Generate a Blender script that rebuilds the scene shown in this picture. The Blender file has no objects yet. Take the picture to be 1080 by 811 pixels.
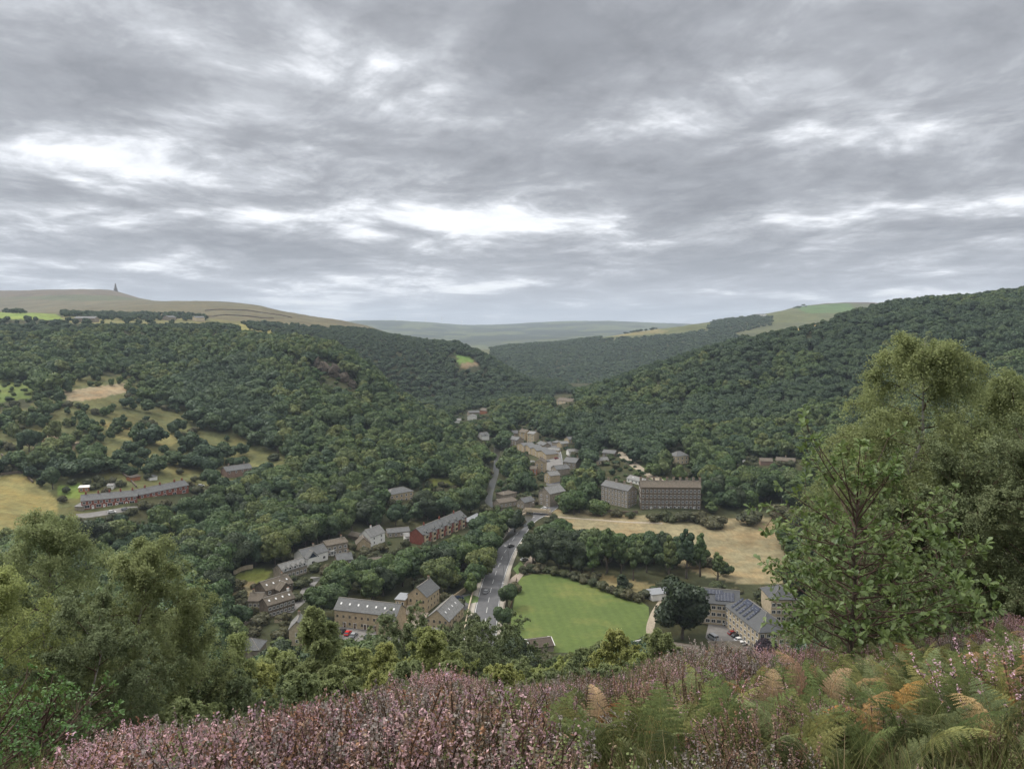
import bpy, math, random
import numpy as np
from mathutils import Vector, Matrix, Euler
# ---------------------------------------------------------------- camera
SC = bpy.context.scene
COL = SC.collection
EYE = 120.0
PITCH = math.radians(4.33)
cam_d = bpy.data.cameras.new('camera'); cam = bpy.data.objects.new('camera', cam_d); COL.objects.link(cam)
cam.location = (0, 0, EYE); cam.rotation_euler = (math.radians(90) - PITCH, 0, 0)
cam_d.sensor_fit = 'HORIZONTAL'; cam_d.sensor_width = 36.0; cam_d.lens = 36.0 * 780 / 1080
cam_d.clip_start = 0.1; cam_d.clip_end = 60000
SC.camera = cam
SC.view_settings.view_transform = 'Standard'; SC.view_settings.look = 'None'
SC.view_settings.exposure = 0.74; SC.view_settings.gamma = 1.0; SC.view_settings.use_curve_mapping = False
SC.render.engine = 'CYCLES'
cy = SC.cycles
cy.max_bounces = 5; cy.diffuse_bounces = 2; cy.glossy_bounces = 1; cy.transmission_bounces = 2
cy.transparent_max_bounces = 4; cy.volume_bounces = 0
cy.caustics_reflective = False; cy.caustics_refractive = False
cy.use_adaptive_sampling = True; cy.adaptive_threshold = 0.02
# ---------------------------------------------------------------- sun behind an overcast
SUN_EL, SUN_AZ = math.radians(48), math.radians(-60)      # azimuth from +Y towards +X
sun_d = bpy.data.lights.new('sun', 'SUN'); sun_d.energy = 1.5; sun_d.angle = math.radians(14); sun_d.color = (1.0, 0.95, 0.87)
sun = bpy.data.objects.new('sun', sun_d); COL.objects.link(sun)
sv = Vector((math.sin(SUN_AZ)*math.cos(SUN_EL), math.cos(SUN_AZ)*math.cos(SUN_EL), math.sin(SUN_EL)))
sun.rotation_euler = sv.to_track_quat('Z', 'Y').to_euler()
sun.location = (0, 0, 400)
# ---------------------------------------------------------------- world: Nishita sky seen through a layer of cloud
W = bpy.data.worlds.new('World'); SC.world = W; W.use_nodes = True
nt = W.node_tree; nt.nodes.clear()
class G:
    """tiny helper to write node trees"""
    def __init__(s, nt): s.nt = nt
    def n(s, t, ins=None, **kw):
        nd = s.nt.nodes.new(t)
        for k, v in kw.items(): setattr(nd, k, v)
        if ins:
            for k, v in ins.items():
                sock = nd.inputs[k]
                if hasattr(v, 'links'): s.nt.links.new(v, sock)
                else: sock.default_value = v
        return nd
    def m(s, op, a, b=None, c=None, clamp=False):
        ins = {0: a}
        if b is not None: ins[1] = b
        if c is not None: ins[2] = c
        return s.n('ShaderNodeMath', ins, operation=op, use_clamp=clamp).outputs[0]
    def v(s, op, a, b=None):
        ins = {0: a}
        if b is not None: ins[1] = b
        return s.n('ShaderNodeVectorMath', ins, operation=op).outputs[0]
    def ramp(s, fac, stops, interp='LINEAR'):
        nd = s.n('ShaderNodeValToRGB', {0: fac}); cr = nd.color_ramp; cr.interpolation = interp
        while len(cr.elements) < len(stops): cr.elements.new(0.5)
        for e, (p, c) in zip(cr.elements, stops):
            e.position = p; e.color = (c if hasattr(c, '__len__') else (c, c, c)) + (1,) if not hasattr(c, '__len__') or len(c) == 3 else c
        return nd.outputs[0]
    def mix(s, f, a, b, mode='MIX'):
        nd = s.nt.nodes.new('ShaderNodeMix'); nd.data_type = 'RGBA'; nd.blend_type = mode
        for k, v in ((0, f), (6, a), (7, b)):
            if hasattr(v, 'links'): s.nt.links.new(v, nd.inputs[k])
            else: nd.inputs[k].default_value = v if k == 0 else (tuple(v) + (1,) if len(v) == 3 else v)
        return nd.outputs[2]
    def noise(s, vec, scale, detail=4, rough=0.55, lac=2.0, dist=0.0):
        return s.n('ShaderNodeTexNoise', {'Vector': vec, 'Scale': scale, 'Detail': detail, 'Roughness': rough, 'Lacunarity': lac, 'Distortion': dist}).outputs[0]
g = G(nt)
tc = g.n('ShaderNodeTexCoord').outputs['Generated']
sep = g.n('ShaderNodeSeparateXYZ', {0: tc})
dz = g.m('MAXIMUM', sep.outputs[2], 0.0)
KH = 0.11
den = g.m('ADD', dz, KH)
px_ = g.m('DIVIDE', sep.outputs[0], den); py_ = g.m('DIVIDE', sep.outputs[1], den)
P = g.n('ShaderNodeCombineXYZ', {0: px_, 1: py_, 2: 0.0}).outputs[0]          # a point of the cloud layer
CS = (3.1, 7.7, 0.0)
Pr = g.n('ShaderNodeVectorRotate', {'Vector': P, 'Angle': math.radians(-14)}, rotation_type='Z_AXIS').outputs[0]
Pw = g.v('ADD', Pr, CS)
big = g.noise(g.v('MULTIPLY', Pw, (0.42, 0.42, 1)), 1.0, 2, 0.5, 2.0, 0.2)
mid = g.noise(g.v('MULTIPLY', Pw, (1.15, 1.0, 1)), 1.0, 7, 0.54, 2.1, 0.25)
bil = g.noise(g.v('MULTIPLY', g.v('ADD', Pw, (9.0, 4.0, 0)), (1.9, 1.7, 1)), 1.0, 5, 0.6, 2.1, 0.5)
bil = g.m('ABSOLUTE', g.m('SUBTRACT', g.m('MULTIPLY', bil, 2.0), 1.0))
T = g.m('ADD', g.m('MULTIPLY', g.m('SUBTRACT', big, 0.5), 0.55), g.m('ADD', g.m('MULTIPLY', g.m('SUBTRACT', mid, 0.5), 1.05), g.m('MULTIPLY', g.m('SUBTRACT', bil, 0.2), -0.36)))
T = g.m('ADD', T, 0.49)
wp = g.n('ShaderNodeTexNoise', {'Vector': Pw, 'Scale': 1.5, 'Detail': 5.0, 'Roughness': 0.6}).outputs[1]
wq = g.v('SUBTRACT', wp, (0.5, 0.5, 0.5)); PW = g.v('ADD', P, g.v('MULTIPLY', wq, (1.1, 0.9, 0)))
# gaps and thick banks of this particular cloud layer: (bearing right, height, half width, half depth, turn, thickness)
def _plane(px, py):
    vx = (px-540)/780; vz = (405.5-py)/780; y = math.cos(PITCH)+math.sin(PITCH)*vz; z = -math.sin(PITCH)+math.cos(PITCH)*vz
    n = math.sqrt(vx*vx+y*y+z*z); return vx/n/(z/n+KH), y/n/(z/n+KH)
for bx, by, ex, ey, dT in [(40, 148, 110, 10, -.09), (150, 150, 110, 12, -.11), (270, 178, 110, 10, -.14), (370, 200, 90, 10, -.13), (440, 165, 60, 20, -.08), (510, 235, 60, 10, -.03),
                           (420, 62, 90, 22, -.09), (470, 110, 50, 30, -.07), (570, 138, 60, 9, -.10), (520, 30, 30, 20, -.05), (860, 148, 110, 12, -.11), (960, 215, 110, 6, -.08), (720, 245, 110, 9, -.09), (570, 264, 120, 9, -.08), (690, 110, 70, 20, -.05), (180, 30, 40, 40, -.05), (190, 280, 150, 6, -.09), (430, 300, 120, 5, -.08),
                           (120, 100, 190, 36, .07), (300, 150, 70, 14, .08), (250, 212, 160, 18, .07), (640, 185, 200, 30, .09), (540, 90, 60, 30, .05), (870, 50, 200, 40, .06), (950, 180, 150, 16, .08), (330, 20, 150, 30, .07), (620, 25, 120, 30, .07), (330, 262, 200, 10, .06), (800, 270, 250, 8, .05), (1000, 235, 200, 8, .05), (620, 282, 200, 8, .06)]:
    cx, cy_ = _plane(bx, by); x2, _ = _plane(bx+ex, by); _, y2 = _plane(bx, by+ey); sx = abs(x2-cx)*1.15+.02; sy = abs(y2-cy_)*1.15+.02
    d = g.v('MULTIPLY', g.v('SUBTRACT', PW, (cx, cy_, 0)), (1/sx, 1/sy, 0))
    q = g.n('ShaderNodeVectorMath', {0: d, 1: d}, operation='DOT_PRODUCT').outputs['Value']
    T = g.m('ADD', T, g.m('MULTIPLY', g.m('EXPONENT', g.m('MULTIPLY', q, -1.0)), dT*0.72))
lit = g.ramp(T, [(0.22, (0.86, 0.865, 0.875)), (0.34, (0.74, 0.75, 0.775)), (0.395, (0.58, 0.595, 0.625)), (0.465, (0.40, 0.415, 0.445)), (0.56, (0.29, 0.302, 0.328)), (0.72, (0.215, 0.225, 0.248))])
det = g.noise(g.v('MULTIPLY', Pw, (5.5, 4.5, 1)), 1.0, 5, 0.62, 2.1, 0.4)
sd = g.v('SCALE', lit); nt.links.new(g.m('ADD', 0.66, g.m('MULTIPLY', det, 0.46)), sd.node.inputs['Scale']); lit = sd
# paler, softer towards the horizon
hz = g.m('POWER', g.m('SUBTRACT', 1.0, g.m('MINIMUM', g.m('MULTIPLY', dz, 7.0), 1.0)), 2.0)
lit = g.mix(g.m('MULTIPLY', hz, 0.75), lit, (0.47, 0.50, 0.56))
# an overcast is brightest overhead
zen = g.m('ADD', 1.0, g.m('MULTIPLY', g.n('ShaderNodeMapRange', {0: sep.outputs[2], 1: 0.42, 2: 0.95, 3: 0.0, 4: 1.0}).outputs[0], 3.4))
lit = g.v('SCALE', lit)
lit.node.inputs['Scale'].default_value = 1.0
nt.links.new(zen, lit.node.inputs['Scale'])
lit = g.mix(g.n('ShaderNodeMapRange', {0: sep.outputs[2], 1: 0.42, 2: 0.8, 3: 0.0, 4: 1.0}).outputs[0], lit, g.mix(1.0, lit, (1.06, 1.0, 0.90), 'MULTIPLY'))
sky = g.n('ShaderNodeTexSky', sky_type='NISHITA', sun_disc=False, sun_elevation=SUN_EL, sun_rotation=SUN_AZ, altitude=300)
bg_sky = g.n('ShaderNodeBackground', {0: sky.outputs[0], 1: 0.08})
bg_cl = g.n('ShaderNodeBackground', {0: lit, 1: 1.0})
cover = g.ramp(T, [(0.25, 0.86), (0.38, 0.97), (0.5, 1.0)])
mx = g.n('ShaderNodeMixShader', {0: cover, 1: bg_sky.outputs[0], 2: bg_cl.outputs[0]})
out = g.n('ShaderNodeOutputWorld', {0: mx.outputs[0]})
W.cycles.sampling_method = 'MANUAL'; W.cycles.sample_map_resolution = 512
# ---------------------------------------------------------------- measuring helpers
CP, SP = math.cos(PITCH), math.sin(PITCH)
def ae(px, py):
    """direction of a photo pixel as (x per metre ahead, height per metre ahead)"""
    vx = (px - 540) / 780; vz = (405.5 - py) / 780
    yw = CP + SP * vz; return vx / yw, (-SP + CP * vz) / yw
def to_px(x, y, z):
    zz = z - EYE; f = y * CP - zz * SP; u = y * SP + zz * CP
    f = np.maximum(f, 1e-3)
    return 540 + 780 * x / f, 405.5 - 780 * u / f
class TPS:
    def __init__(s, P, v, lam=1e-6):
        P = np.array(P, float); v = np.array(v, float); n = len(P)
        K = s.k(np.linalg.norm(P[:, None] - P[None], axis=2)) + lam * np.eye(n)
        A = np.zeros((n+3, n+3)); A[:n, :n] = K; A[:n, n] = 1; A[:n, n+1:] = P; A[n, :n] = 1; A[n+1:, :n] = P.T
        w = np.linalg.solve(A, np.concatenate([v, [0, 0, 0]])); s.P, s.w = P, w
    @staticmethod
    def k(r): return np.where(r > 1e-9, r*r*np.log(np.maximum(r, 1e-9)), 0)
    def __call__(s, X):
        o = np.empty(len(X)); n = len(s.P)
        for i in range(0, len(X), 20000):
            q = X[i:i+20000]; d = np.sqrt(((q[:, None]-s.P[None])**2).sum(2))
            o[i:i+20000] = s.k(d) @ s.w[:n] + s.w[n] + q @ s.w[n+1:]
        return o
_rng = np.random.RandomState(5)
_GT = _rng.rand(256, 256)
def vnoise(x, y):
    xi = np.floor(x).astype(int); yi = np.floor(y).astype(int); fx = x - xi; fy = y - yi
    fx = fx*fx*(3-2*fx); fy = fy*fy*(3-2*fy)
    h = lambda a, b: _GT[a % 256, b % 256]
    return (h(xi, yi)*(1-fx)+h(xi+1, yi)*fx)*(1-fy)+(h(xi, yi+1)*(1-fx)+h(xi+1, yi+1)*fx)*fy
def fbm(x, y, s, o=4):
    r = 0; a = 1; t = 0
    for i in range(o): r = r + a*vnoise(x/s+17*i, y/s+31*i); t += a; a *= .5; s *= .5
    return r/t*2-1
# ---------------------------------------------------------------- the lie of the land
NEAR = []   # (px, height per metre ahead, metres ahead)
for px, es in {
    -150: (-.72, -.72, -.76, -.74, -.72, -.70, -.66, -.60, -.58),
    100: (-.68, -.665, -.69, -.71, -.70, -.69, -.66, -.60, -.58),
    300: (-.64, -.61, -.605, -.65, -.66, -.66, -.63, -.60, -.58),
    480: (-.64, -.565, -.535, -.565, -.59, -.60, -.59, -.58, -.57),
    620: (-.63, -.57, -.545, -.565, -.59, -.60, -.59, -.58, -.57),
    735: (-.62, -.54, -.512, -.54, -.57, -.58, -.57, -.57, -.57),
    850: (-.61, -.53, -.495, -.52, -.55, -.56, -.56, -.57, -.57),
    1000: (-.59, -.50, -.468, -.485, -.51, -.53, -.54, -.56, -.57),
    1230: (-.57, -.47, -.44, -.45, -.47, -.49, -.51, -.55, -.56)}.items():
    for e, Y in zip(es, (5.0, 9, 14, 18, 25, 35, 60, 110, 180)): NEAR.append((px, e, Y))
tn = TPS([(math.log(Y), (px-540)/780*2.5) for px, e, Y in NEAR], [e for px, e, Y in NEAR], 1e-3)
FAR = []
def fz(px, Y, z): FAR.append((ae(px, 400)[0], Y, z))
def fp(px, py, Y, dz=0): a, e = ae(px, py); FAR.append((a, Y, EYE + e*Y + dz))
for px in (-100, 80, 250, 400, 540, 680, 800): fz(px, 240, -2); fz(px, 300, -5)
fz(1000, 240, 2); fz(1200, 240, 8); fz(1000, 300, 6); fz(1200, 300, 22)
for px, Y, z in [(250,360,-1),(400,360,-5),(540,360,-5),(680,360,-5),(800,360,-4),(300,420,5),(400,440,2),(540,460,-4),(660,430,-3),(740,420,0),(820,400,0),
                 (480,520,-2),(540,560,-3),(600,540,2),(690,475,6),(740,520,10),(560,700,3),(530,650,2),(545,830,8),(505,800,16),(520,1000,16),(500,1150,22),(540,1050,18),
                 (600,700,14),(640,620,12),(720,600,18),(590,830,22),(-80,300,8),(60,300,3)]: fz(px, Y, z)
for a_ in [(140,534,420),(40,522,430),(5,560,345),(250,500,520),(422,524,490),(330,485,550),(330,450,620),(340,405,720),(200,470,560),(110,425,620),(10,408,660),(40,480,490),
          (330,375,790),(250,376,830),(120,366,860),(0,368,850),(-120,370,850),
          (0,355,950),(120,352,960),(200,354,960),(260,358,950),
          (385,392,800),(430,432,780),(480,462,720),(510,482,690),
          (400,440,700),(450,480,620),(300,400,740),(200,420,700),
          (400,420,1050),(440,440,1000),(480,455,900),
          (360,357,1350),(400,360,1400),(440,362,1400),(480,366,1350),(520,382,1300),(555,402,1250),(575,415,1200),
          (450,400,1180),(520,425,1120),(400,385,1200),
          # left tops and moors
          (40,338,1150),(140,341,1200),(200,343,1250),(280,350,1250),(-100,336,1100),
          (0,330,1700),(100,331,1700),(200,328,1900),(260,331,1900),(340,340,1900),(400,352,1800),
          (0,330,2600),(100,322,2700),(180,318,2700),(230,319,2700),(280,325,2700),(330,336,2650),(390,345,2600),
          (-100,312,3900),(0,307,3900),(60,306,3900),(122,307,3800),(150,316,3700),(220,330,3700),(300,345,3600),
          (0,318,5200),(150,325,5200),
          # right wood
          (850,500,540),(950,470,560),(1080,450,560),(1200,420,560),(760,480,620),(850,455,660),(900,430,700),(800,430,760),(1000,400,700),(1080,370,740),(1200,350,740),
          (1080,322,900),(1000,328,910),(950,334,920),(900,345,930),(860,352,930),(820,362,920),(760,378,900),(700,402,870),(650,418,850),(605,432,840),
          (700,440,760),(640,455,740),(620,472,690),(1200,300,900),
          (1080,322,1300),(950,340,1300),(850,366,1300),(760,392,1300),(680,412,1300),(620,420,1200),(580,424,1150),(600,420,1450),(560,415,1450),
          # middle distance hill
          (600,412,1800),(560,402,1800),(700,392,1900),(800,372,2000),(520,405,1700),
          (560,385,2100),(640,375,2300),(520,368,2600),(560,364,2600),(600,362,2700),(650,354,2700),(700,349,2700),(760,341,2800),(820,332,3000),(880,328,3100),(960,326,3200),(1080,326,3300),
          (480,374,2600),(540,372,3600),(620,368,3800),(700,360,3800),
          (860,322,4300),(900,319,4300),(950,322,4300),(820,330,4300),(1080,322,4400),(760,350,4400),
          (480,368,4500),(560,361,5000),(640,357,5000),
          (340,340,9000),(400,338,9000),(450,340,9000),(500,343,9500),(560,341,9500),(600,339,9500),(650,339,9500),(720,342,9500),(800,344,9500),(200,342,9000),(0,342,9000),(1000,344,9500),(1200,345,9500),(-150,342,9000),
          (400,350,6800),(500,353,6800),(600,352,6800),(700,352,6800)]: fp(*a_)
for px in (-150, 0, 200, 400, 600, 800, 1000, 1200): fz(px, 13500, 60)
tf = TPS([(math.log(Y), a*2.5) for a, Y, z in FAR], [z/Y*10 for a, Y, z in FAR], 1e-3)
def smooth(a, b, x): t = np.clip((x-a)/(b-a), 0, 1); return t*t*(3-2*t)
def ground(x, y):
    x = np.atleast_1d(np.asarray(x, float)); y = np.atleast_1d(np.asarray(y, float))
    z = np.empty(len(x))
    yc = np.maximum(y, 5.0)
    a = np.clip(x/yc, -1.1, 1.1)
    n = yc < 242
    zn = np.zeros(len(x)); zf = np.zeros(len(x))
    if n.any(): zn[n] = EYE + tn(np.c_[np.log(yc[n]), a[n]*2.5])*yc[n]
    f = yc > 148
    if f.any():
        yf = yc[f]; zz = tf(np.c_[np.log(yf), a[f]*2.5])*yf/10
        rel = smooth(4, 30, zz)*smooth(420, 600, yf)
        zz = zz + rel*(fbm(x[f], yf, 130)*5 + fbm(x[f]+900, yf, 42)*2.2) + fbm(x[f], yf, 900, 5)*16*smooth(3200, 7000, yf) + fbm(x[f]+50, yf, 260, 4)*5*smooth(1500, 2600, yf)
        fl = np.maximum(0, (yf-450)*0.014)*(1-smooth(1300, 1800, yf))
        k = 1.3; d = zz-fl; sm = fl + np.where(d > 20, d, k*np.log1p(np.exp(np.minimum(d, 20)/k)))
        zf[f] = np.where(yf < 1500, sm, zz)
    b = smooth(150, 240, yc)
    z = np.where(yc <= 150, zn, np.where(yc >= 240, zf, zn*(1-b)+zf*b))
    # little hummocks on the hillside underfoot
    z = z + fbm(x, y, 3.0, 3)*0.12*(1-smooth(20, 60, yc)) + np.maximum(0, 5.0-y)*0.30
    return z
def gz(x, y): return float(ground([x], [y])[0])
_YS = np.exp(np.linspace(math.log(2.7), math.log(9000), 1500))
def hit(px, py, ymin=150):
    """where the line of sight through a photo pixel meets the land"""
    a, e = ae(px, py); Y = _YS[_YS > ymin]; d = EYE + e*Y - ground(a*Y, Y)
    i = np.argmax(d < 0) if (d < 0).any() else len(Y)-1
    if i > 0: t = d[i-1]/(d[i-1]-d[i]+1e-9); y = Y[i-1]+t*(Y[i]-Y[i-1])
    else: y = Y[0]
    return Vector((a*y, y, gz(a*y, y)))
# ---------------------------------------------------------------- things, parts, materials
def tag(o, label=None, cat=None, group=None, kind=None):
    if label: o['label'] = label
    if cat: o['category'] = cat
    if group: o['group'] = group
    if kind: o['kind'] = kind
    return o
def link(name, me, parent=None, mats=None):
    o = bpy.data.objects.new(name, me); COL.objects.link(o)
    if parent is not None: o.parent = parent
    if mats and me is not None and not me.materials:
        for m in mats: me.materials.append(m)
    return o
def empty(name, loc, rz=0.0, s=1.0):
    o = bpy.data.objects.new(name, None); COL.objects.link(o); o.empty_display_size = 0.5
    o.location = loc; o.rotation_euler = (0, 0, rz); o.scale = (s, s, s) if not hasattr(s, '__len__') else s
    return o
def np_mesh(name, V, F, mats=(), mi=None, smooth_=False, normals=None, col=None):
    """V (n,3), F (m,k) with k fixed"""
    V = np.asarray(V, np.float32); F = np.asarray(F, np.int32); k = F.shape[1]
    me = bpy.data.meshes.new(name); me.vertices.add(len(V)); me.vertices.foreach_set('co', V.ravel())
    me.loops.add(F.size); me.loops.foreach_set('vertex_index', F.ravel())
    me.polygons.add(len(F)); me.polygons.foreach_set('loop_start', np.arange(len(F), dtype=np.int32)*k)
    for m in mats: me.materials.append(m)
    if mi is not None: me.polygons.foreach_set('material_index', np.asarray(mi, np.int32))
    me.polygons.foreach_set('use_smooth', np.full(len(F), smooth_))
    if col is not None:
        at = me.color_attributes.new('col', 'FLOAT_COLOR', 'POINT')
        at.data.foreach_set('color', np.c_[col, np.ones(len(col))].astype(np.float32).ravel())
    me.update(calc_edges=True)
    if normals is not None:
        me.normals_split_custom_set_from_vertices([tuple(x) for x in np.asarray(normals, float)])
    return me
def cat_mesh(parts):
    """parts: list of (V,F) with the same k -> joined"""
    Vs, Fs, n = [], [], 0
    for V, F in parts: Vs.append(V); Fs.append(F+n); n += len(V)
    return np.concatenate(Vs), np.concatenate(Fs)
class MB:
    """collects shapes into one mesh"""
    def __init__(s): s.v = []; s.f = []; s.mi = []
    def poly(s, pts, m=0):
        b = len(s.v); s.v += [tuple(p) for p in pts]; s.f.append(tuple(range(b, b+len(pts)))); s.mi.append(m)
    def solid(s, pts, faces, m=0):
        b = len(s.v); s.v += [tuple(p) for p in pts]
        for f in faces: s.f.append(tuple(b+i for i in f)); s.mi.append(m)
    def box(s, x0, x1, y0, y1, z0, z1, m=0):
        s.solid([(x0,y0,z0),(x1,y0,z0),(x1,y1,z0),(x0,y1,z0),(x0,y0,z1),(x1,y0,z1),(x1,y1,z1),(x0,y1,z1)],
                [(3,2,1,0),(4,5,6,7),(0,1,5,4),(1,2,6,5),(2,3,7,6),(3,0,4,7)], m)
    def tube(s, pts, rad, n=6, m=0, cap=True):
        pts = [Vector(p) for p in pts]; b = len(s.v); k = len(pts)
        for i, p in enumerate(pts):
            t = (pts[min(i+1, k-1)]-pts[max(i-1, 0)]).normalized()
            u = t.orthogonal().normalized() if i == 0 else (u - t*u.dot(t)).normalized()
            w = t.cross(u); r = rad[i] if hasattr(rad, '__len__') else rad
            for j in range(n):
                a = 2*math.pi*j/n; s.v.append(tuple(p + (u*math.cos(a)+w*math.sin(a))*r))
        for i in range(k-1):
            for j in range(n):
                s.f.append((b+i*n+j, b+i*n+(j+1) % n, b+(i+1)*n+(j+1) % n, b+(i+1)*n+j)); s.mi.append(m)
        if cap:
            s.f.append(tuple(b+j for j in reversed(range(n)))); s.mi.append(m)
            s.f.append(tuple(b+(k-1)*n+j for j in range(n))); s.mi.append(m)
    def mesh(s, name, mats, smooth_=False):
        me = bpy.data.meshes.new(name); me.from_pydata(s.v, [], s.f)
        for m in mats: me.materials.append(m)
        me.polygons.foreach_set('material_index', s.mi)
        if smooth_: me.polygons.foreach_set('use_smooth', [True]*len(s.f))
        me.update(); return me
    def build(s, name, mats, parent=None, smooth_=False):
        if not hasattr(mats, '__len__'): mats = [mats]
        return link(name, s.mesh(name, mats, smooth_), parent)
M = {}
def mat(name, col, rough=0.9, var=0.25, scale=2.0, detail=4, bump=0.0, coord='Object', col2=None, spec=0.3, metal=0.0, build=None):
    m = bpy.data.materials.new(name); m.use_nodes = True; t = m.node_tree; gg = G(t); bs = t.nodes['Principled BSDF']
    c = gg.n('ShaderNodeTexCoord').outputs[coord]
    nz = gg.noise(c, scale, detail, 0.6)
    a = tuple(x*(1-var) for x in col); b = tuple(x*(1+var) for x in (col2 or col))
    cc = gg.ramp(nz, [(0.3, a), (0.7, b)])
    if build: cc = build(gg, c, cc)
    t.links.new(cc, bs.inputs['Base Color'])
    bs.inputs['Roughness'].default_value = rough; bs.inputs['Specular IOR Level'].default_value = spec; bs.inputs['Metallic'].default_value = metal
    if bump:
        bp = gg.n('ShaderNodeBump', {'Height': nz, 'Strength': bump}); t.links.new(bp.outputs[0], bs.inputs['Normal'])
    M[name] = m; return m
def courses(w, h, mortar, f=0.75):
    def b(gg, c, cc):
        xyz = gg.n('ShaderNodeSeparateXYZ', {0: c})
        u = gg.m('ADD', xyz.outputs[0], xyz.outputs[1])
        q = gg.n('ShaderNodeCombineXYZ', {0: u, 1: xyz.outputs[2], 2: 0.0}).outputs[0]
        br = gg.n('ShaderNodeTexBrick', {'Vector': q, 'Color1': (1, 1, 1, 1), 'Color2': (0.72, 0.72, 0.70, 1), 'Mortar': mortar+(1,), 'Scale': 1.0, 'Mortar Size': 0.02, 'Brick Width': w, 'Row Height': h, 'Bias': 0.0})
        return gg.mix(f, cc, br.outputs[0], 'MULTIPLY')
    return b
def slates(gg, c, cc):
    xyz = gg.n('ShaderNodeSeparateXYZ', {0: c})
    br = gg.n('ShaderNodeTexBrick', {'Vector': gg.n('ShaderNodeCombineXYZ', {0: gg.m('ADD', xyz.outputs[0], gg.m('MULTIPLY', xyz.outputs[1], 0.37)), 1: gg.m('MULTIPLY', xyz.outputs[2], 1.6), 2: 0.0}).outputs[0],
        'Color1': (1, 1, 1, 1), 'Color2': (0.70, 0.71, 0.73, 1), 'Mortar': (0.45, 0.45, 0.45, 1), 'Scale': 1.0, 'Mortar Size': 0.03, 'Brick Width': 0.6, 'Row Height': 0.42})
    st = gg.noise(gg.v('MULTIPLY', c, (1.2, 1.2, 0.25)), 1.0, 4)
    return gg.mix(gg.m('MULTIPLY', st, 0.5), gg.mix(0.8, cc, br.outputs[0], 'MULTIPLY'), (0.09, 0.09, 0.06))
mat('buff_stone', (0.46, 0.37, 0.245), var=0.18, scale=0.8, build=courses(0.7, 0.3, (0.7, 0.68, 0.62)))
mat('pale_stone', (0.50, 0.42, 0.30), var=0.15, scale=0.8, build=courses(0.7, 0.3, (0.7, 0.68, 0.62)))
mat('dark_stone', (0.150, 0.120, 0.092), var=0.35, scale=0.7, build=courses(0.8, 0.3, (0.8, 0.75, 0.7)))
mat('grey_stone', (0.29, 0.25, 0.20), var=0.3, scale=0.7, build=courses(0.8, 0.3, (0.75, 0.72, 0.7)))
mat('red_brick', (0.25, 0.085, 0.06), var=0.22, scale=1.0, build=courses(0.45, 0.15, (1.0, 0.9, 0.85), 0.5))
mat('pinkish_brick', (0.27, 0.185, 0.15), var=0.2, scale=1.0, build=courses(0.45, 0.15, (1.0, 0.9, 0.85), 0.5))
mat('orange_brick', (0.36, 0.15, 0.08), var=0.2, scale=1.0, build=courses(0.45, 0.15, (1.0, 0.9, 0.85), 0.5))
mat('white_render', (0.72, 0.71, 0.67), var=0.08, scale=0.6)
mat('cream_render', (0.55, 0.46, 0.32), var=0.1, scale=0.6)
mat('navy_boards', (0.02, 0.03, 0.05), var=0.2, scale=3)
mat('slate', (0.16, 0.162, 0.17), var=0.22, scale=0.9, rough=0.65, build=slates)
mat('pale_slate', (0.27, 0.265, 0.26), var=0.25, scale=0.9, rough=0.6, build=slates)
mat('brown_slate', (0.17, 0.135, 0.105), var=0.25, scale=0.9, rough=0.8, build=slates)
mat('dark_slate', (0.085, 0.09, 0.105), var=0.18, scale=0.9, rough=0.5, build=slates)
mat('brown_felt', (0.085, 0.066, 0.052), var=0.2, scale=1.5)
mat('ridge_tile', (0.24, 0.22, 0.19), var=0.15)
mat('glass', (0.035, 0.04, 0.045), rough=0.12, var=0.2, spec=0.6)
mat('white_paint', (0.78, 0.77, 0.74), var=0.06)
mat('brown_paint', (0.10, 0.055, 0.03), var=0.15)
mat('solar', (0.012, 0.018, 0.04), rough=0.15, var=0.3, spec=0.7)
mat('lead', (0.35, 0.36, 0.38), rough=0.5, var=0.1)
mat('metal_grey', (0.30, 0.31, 0.32), rough=0.45, var=0.1, metal=0.4)
mat('asphalt', (0.115, 0.115, 0.118), var=0.16, scale=0.35, detail=6, coord='Object', rough=0.85)
mat('old_asphalt', (0.19, 0.18, 0.17), var=0.22, scale=0.4, detail=6, rough=0.9)
mat('paving', (0.30, 0.25, 0.20), var=0.2, scale=0.6, rough=0.9)
mat('kerb', (0.36, 0.33, 0.28), var=0.15, scale=1.5)
mat('road_paint', (0.72, 0.72, 0.70), var=0.12, scale=3)
mat('gravel', (0.33, 0.28, 0.21), var=0.25, scale=0.8, detail=8)
mat('bark', (0.085, 0.07, 0.055), var=0.35, scale=6)
mat('pale_bark', (0.30, 0.28, 0.25), var=0.5, scale=5)
mat('twig', (0.10, 0.065, 0.05), var=0.2, scale=8)
mat('gritstone', (0.12, 0.105, 0.085), var=0.45, scale=0.35, detail=8, bump=0.6)
mat('rubber', (0.02, 0.02, 0.02), var=0.1)
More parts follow.
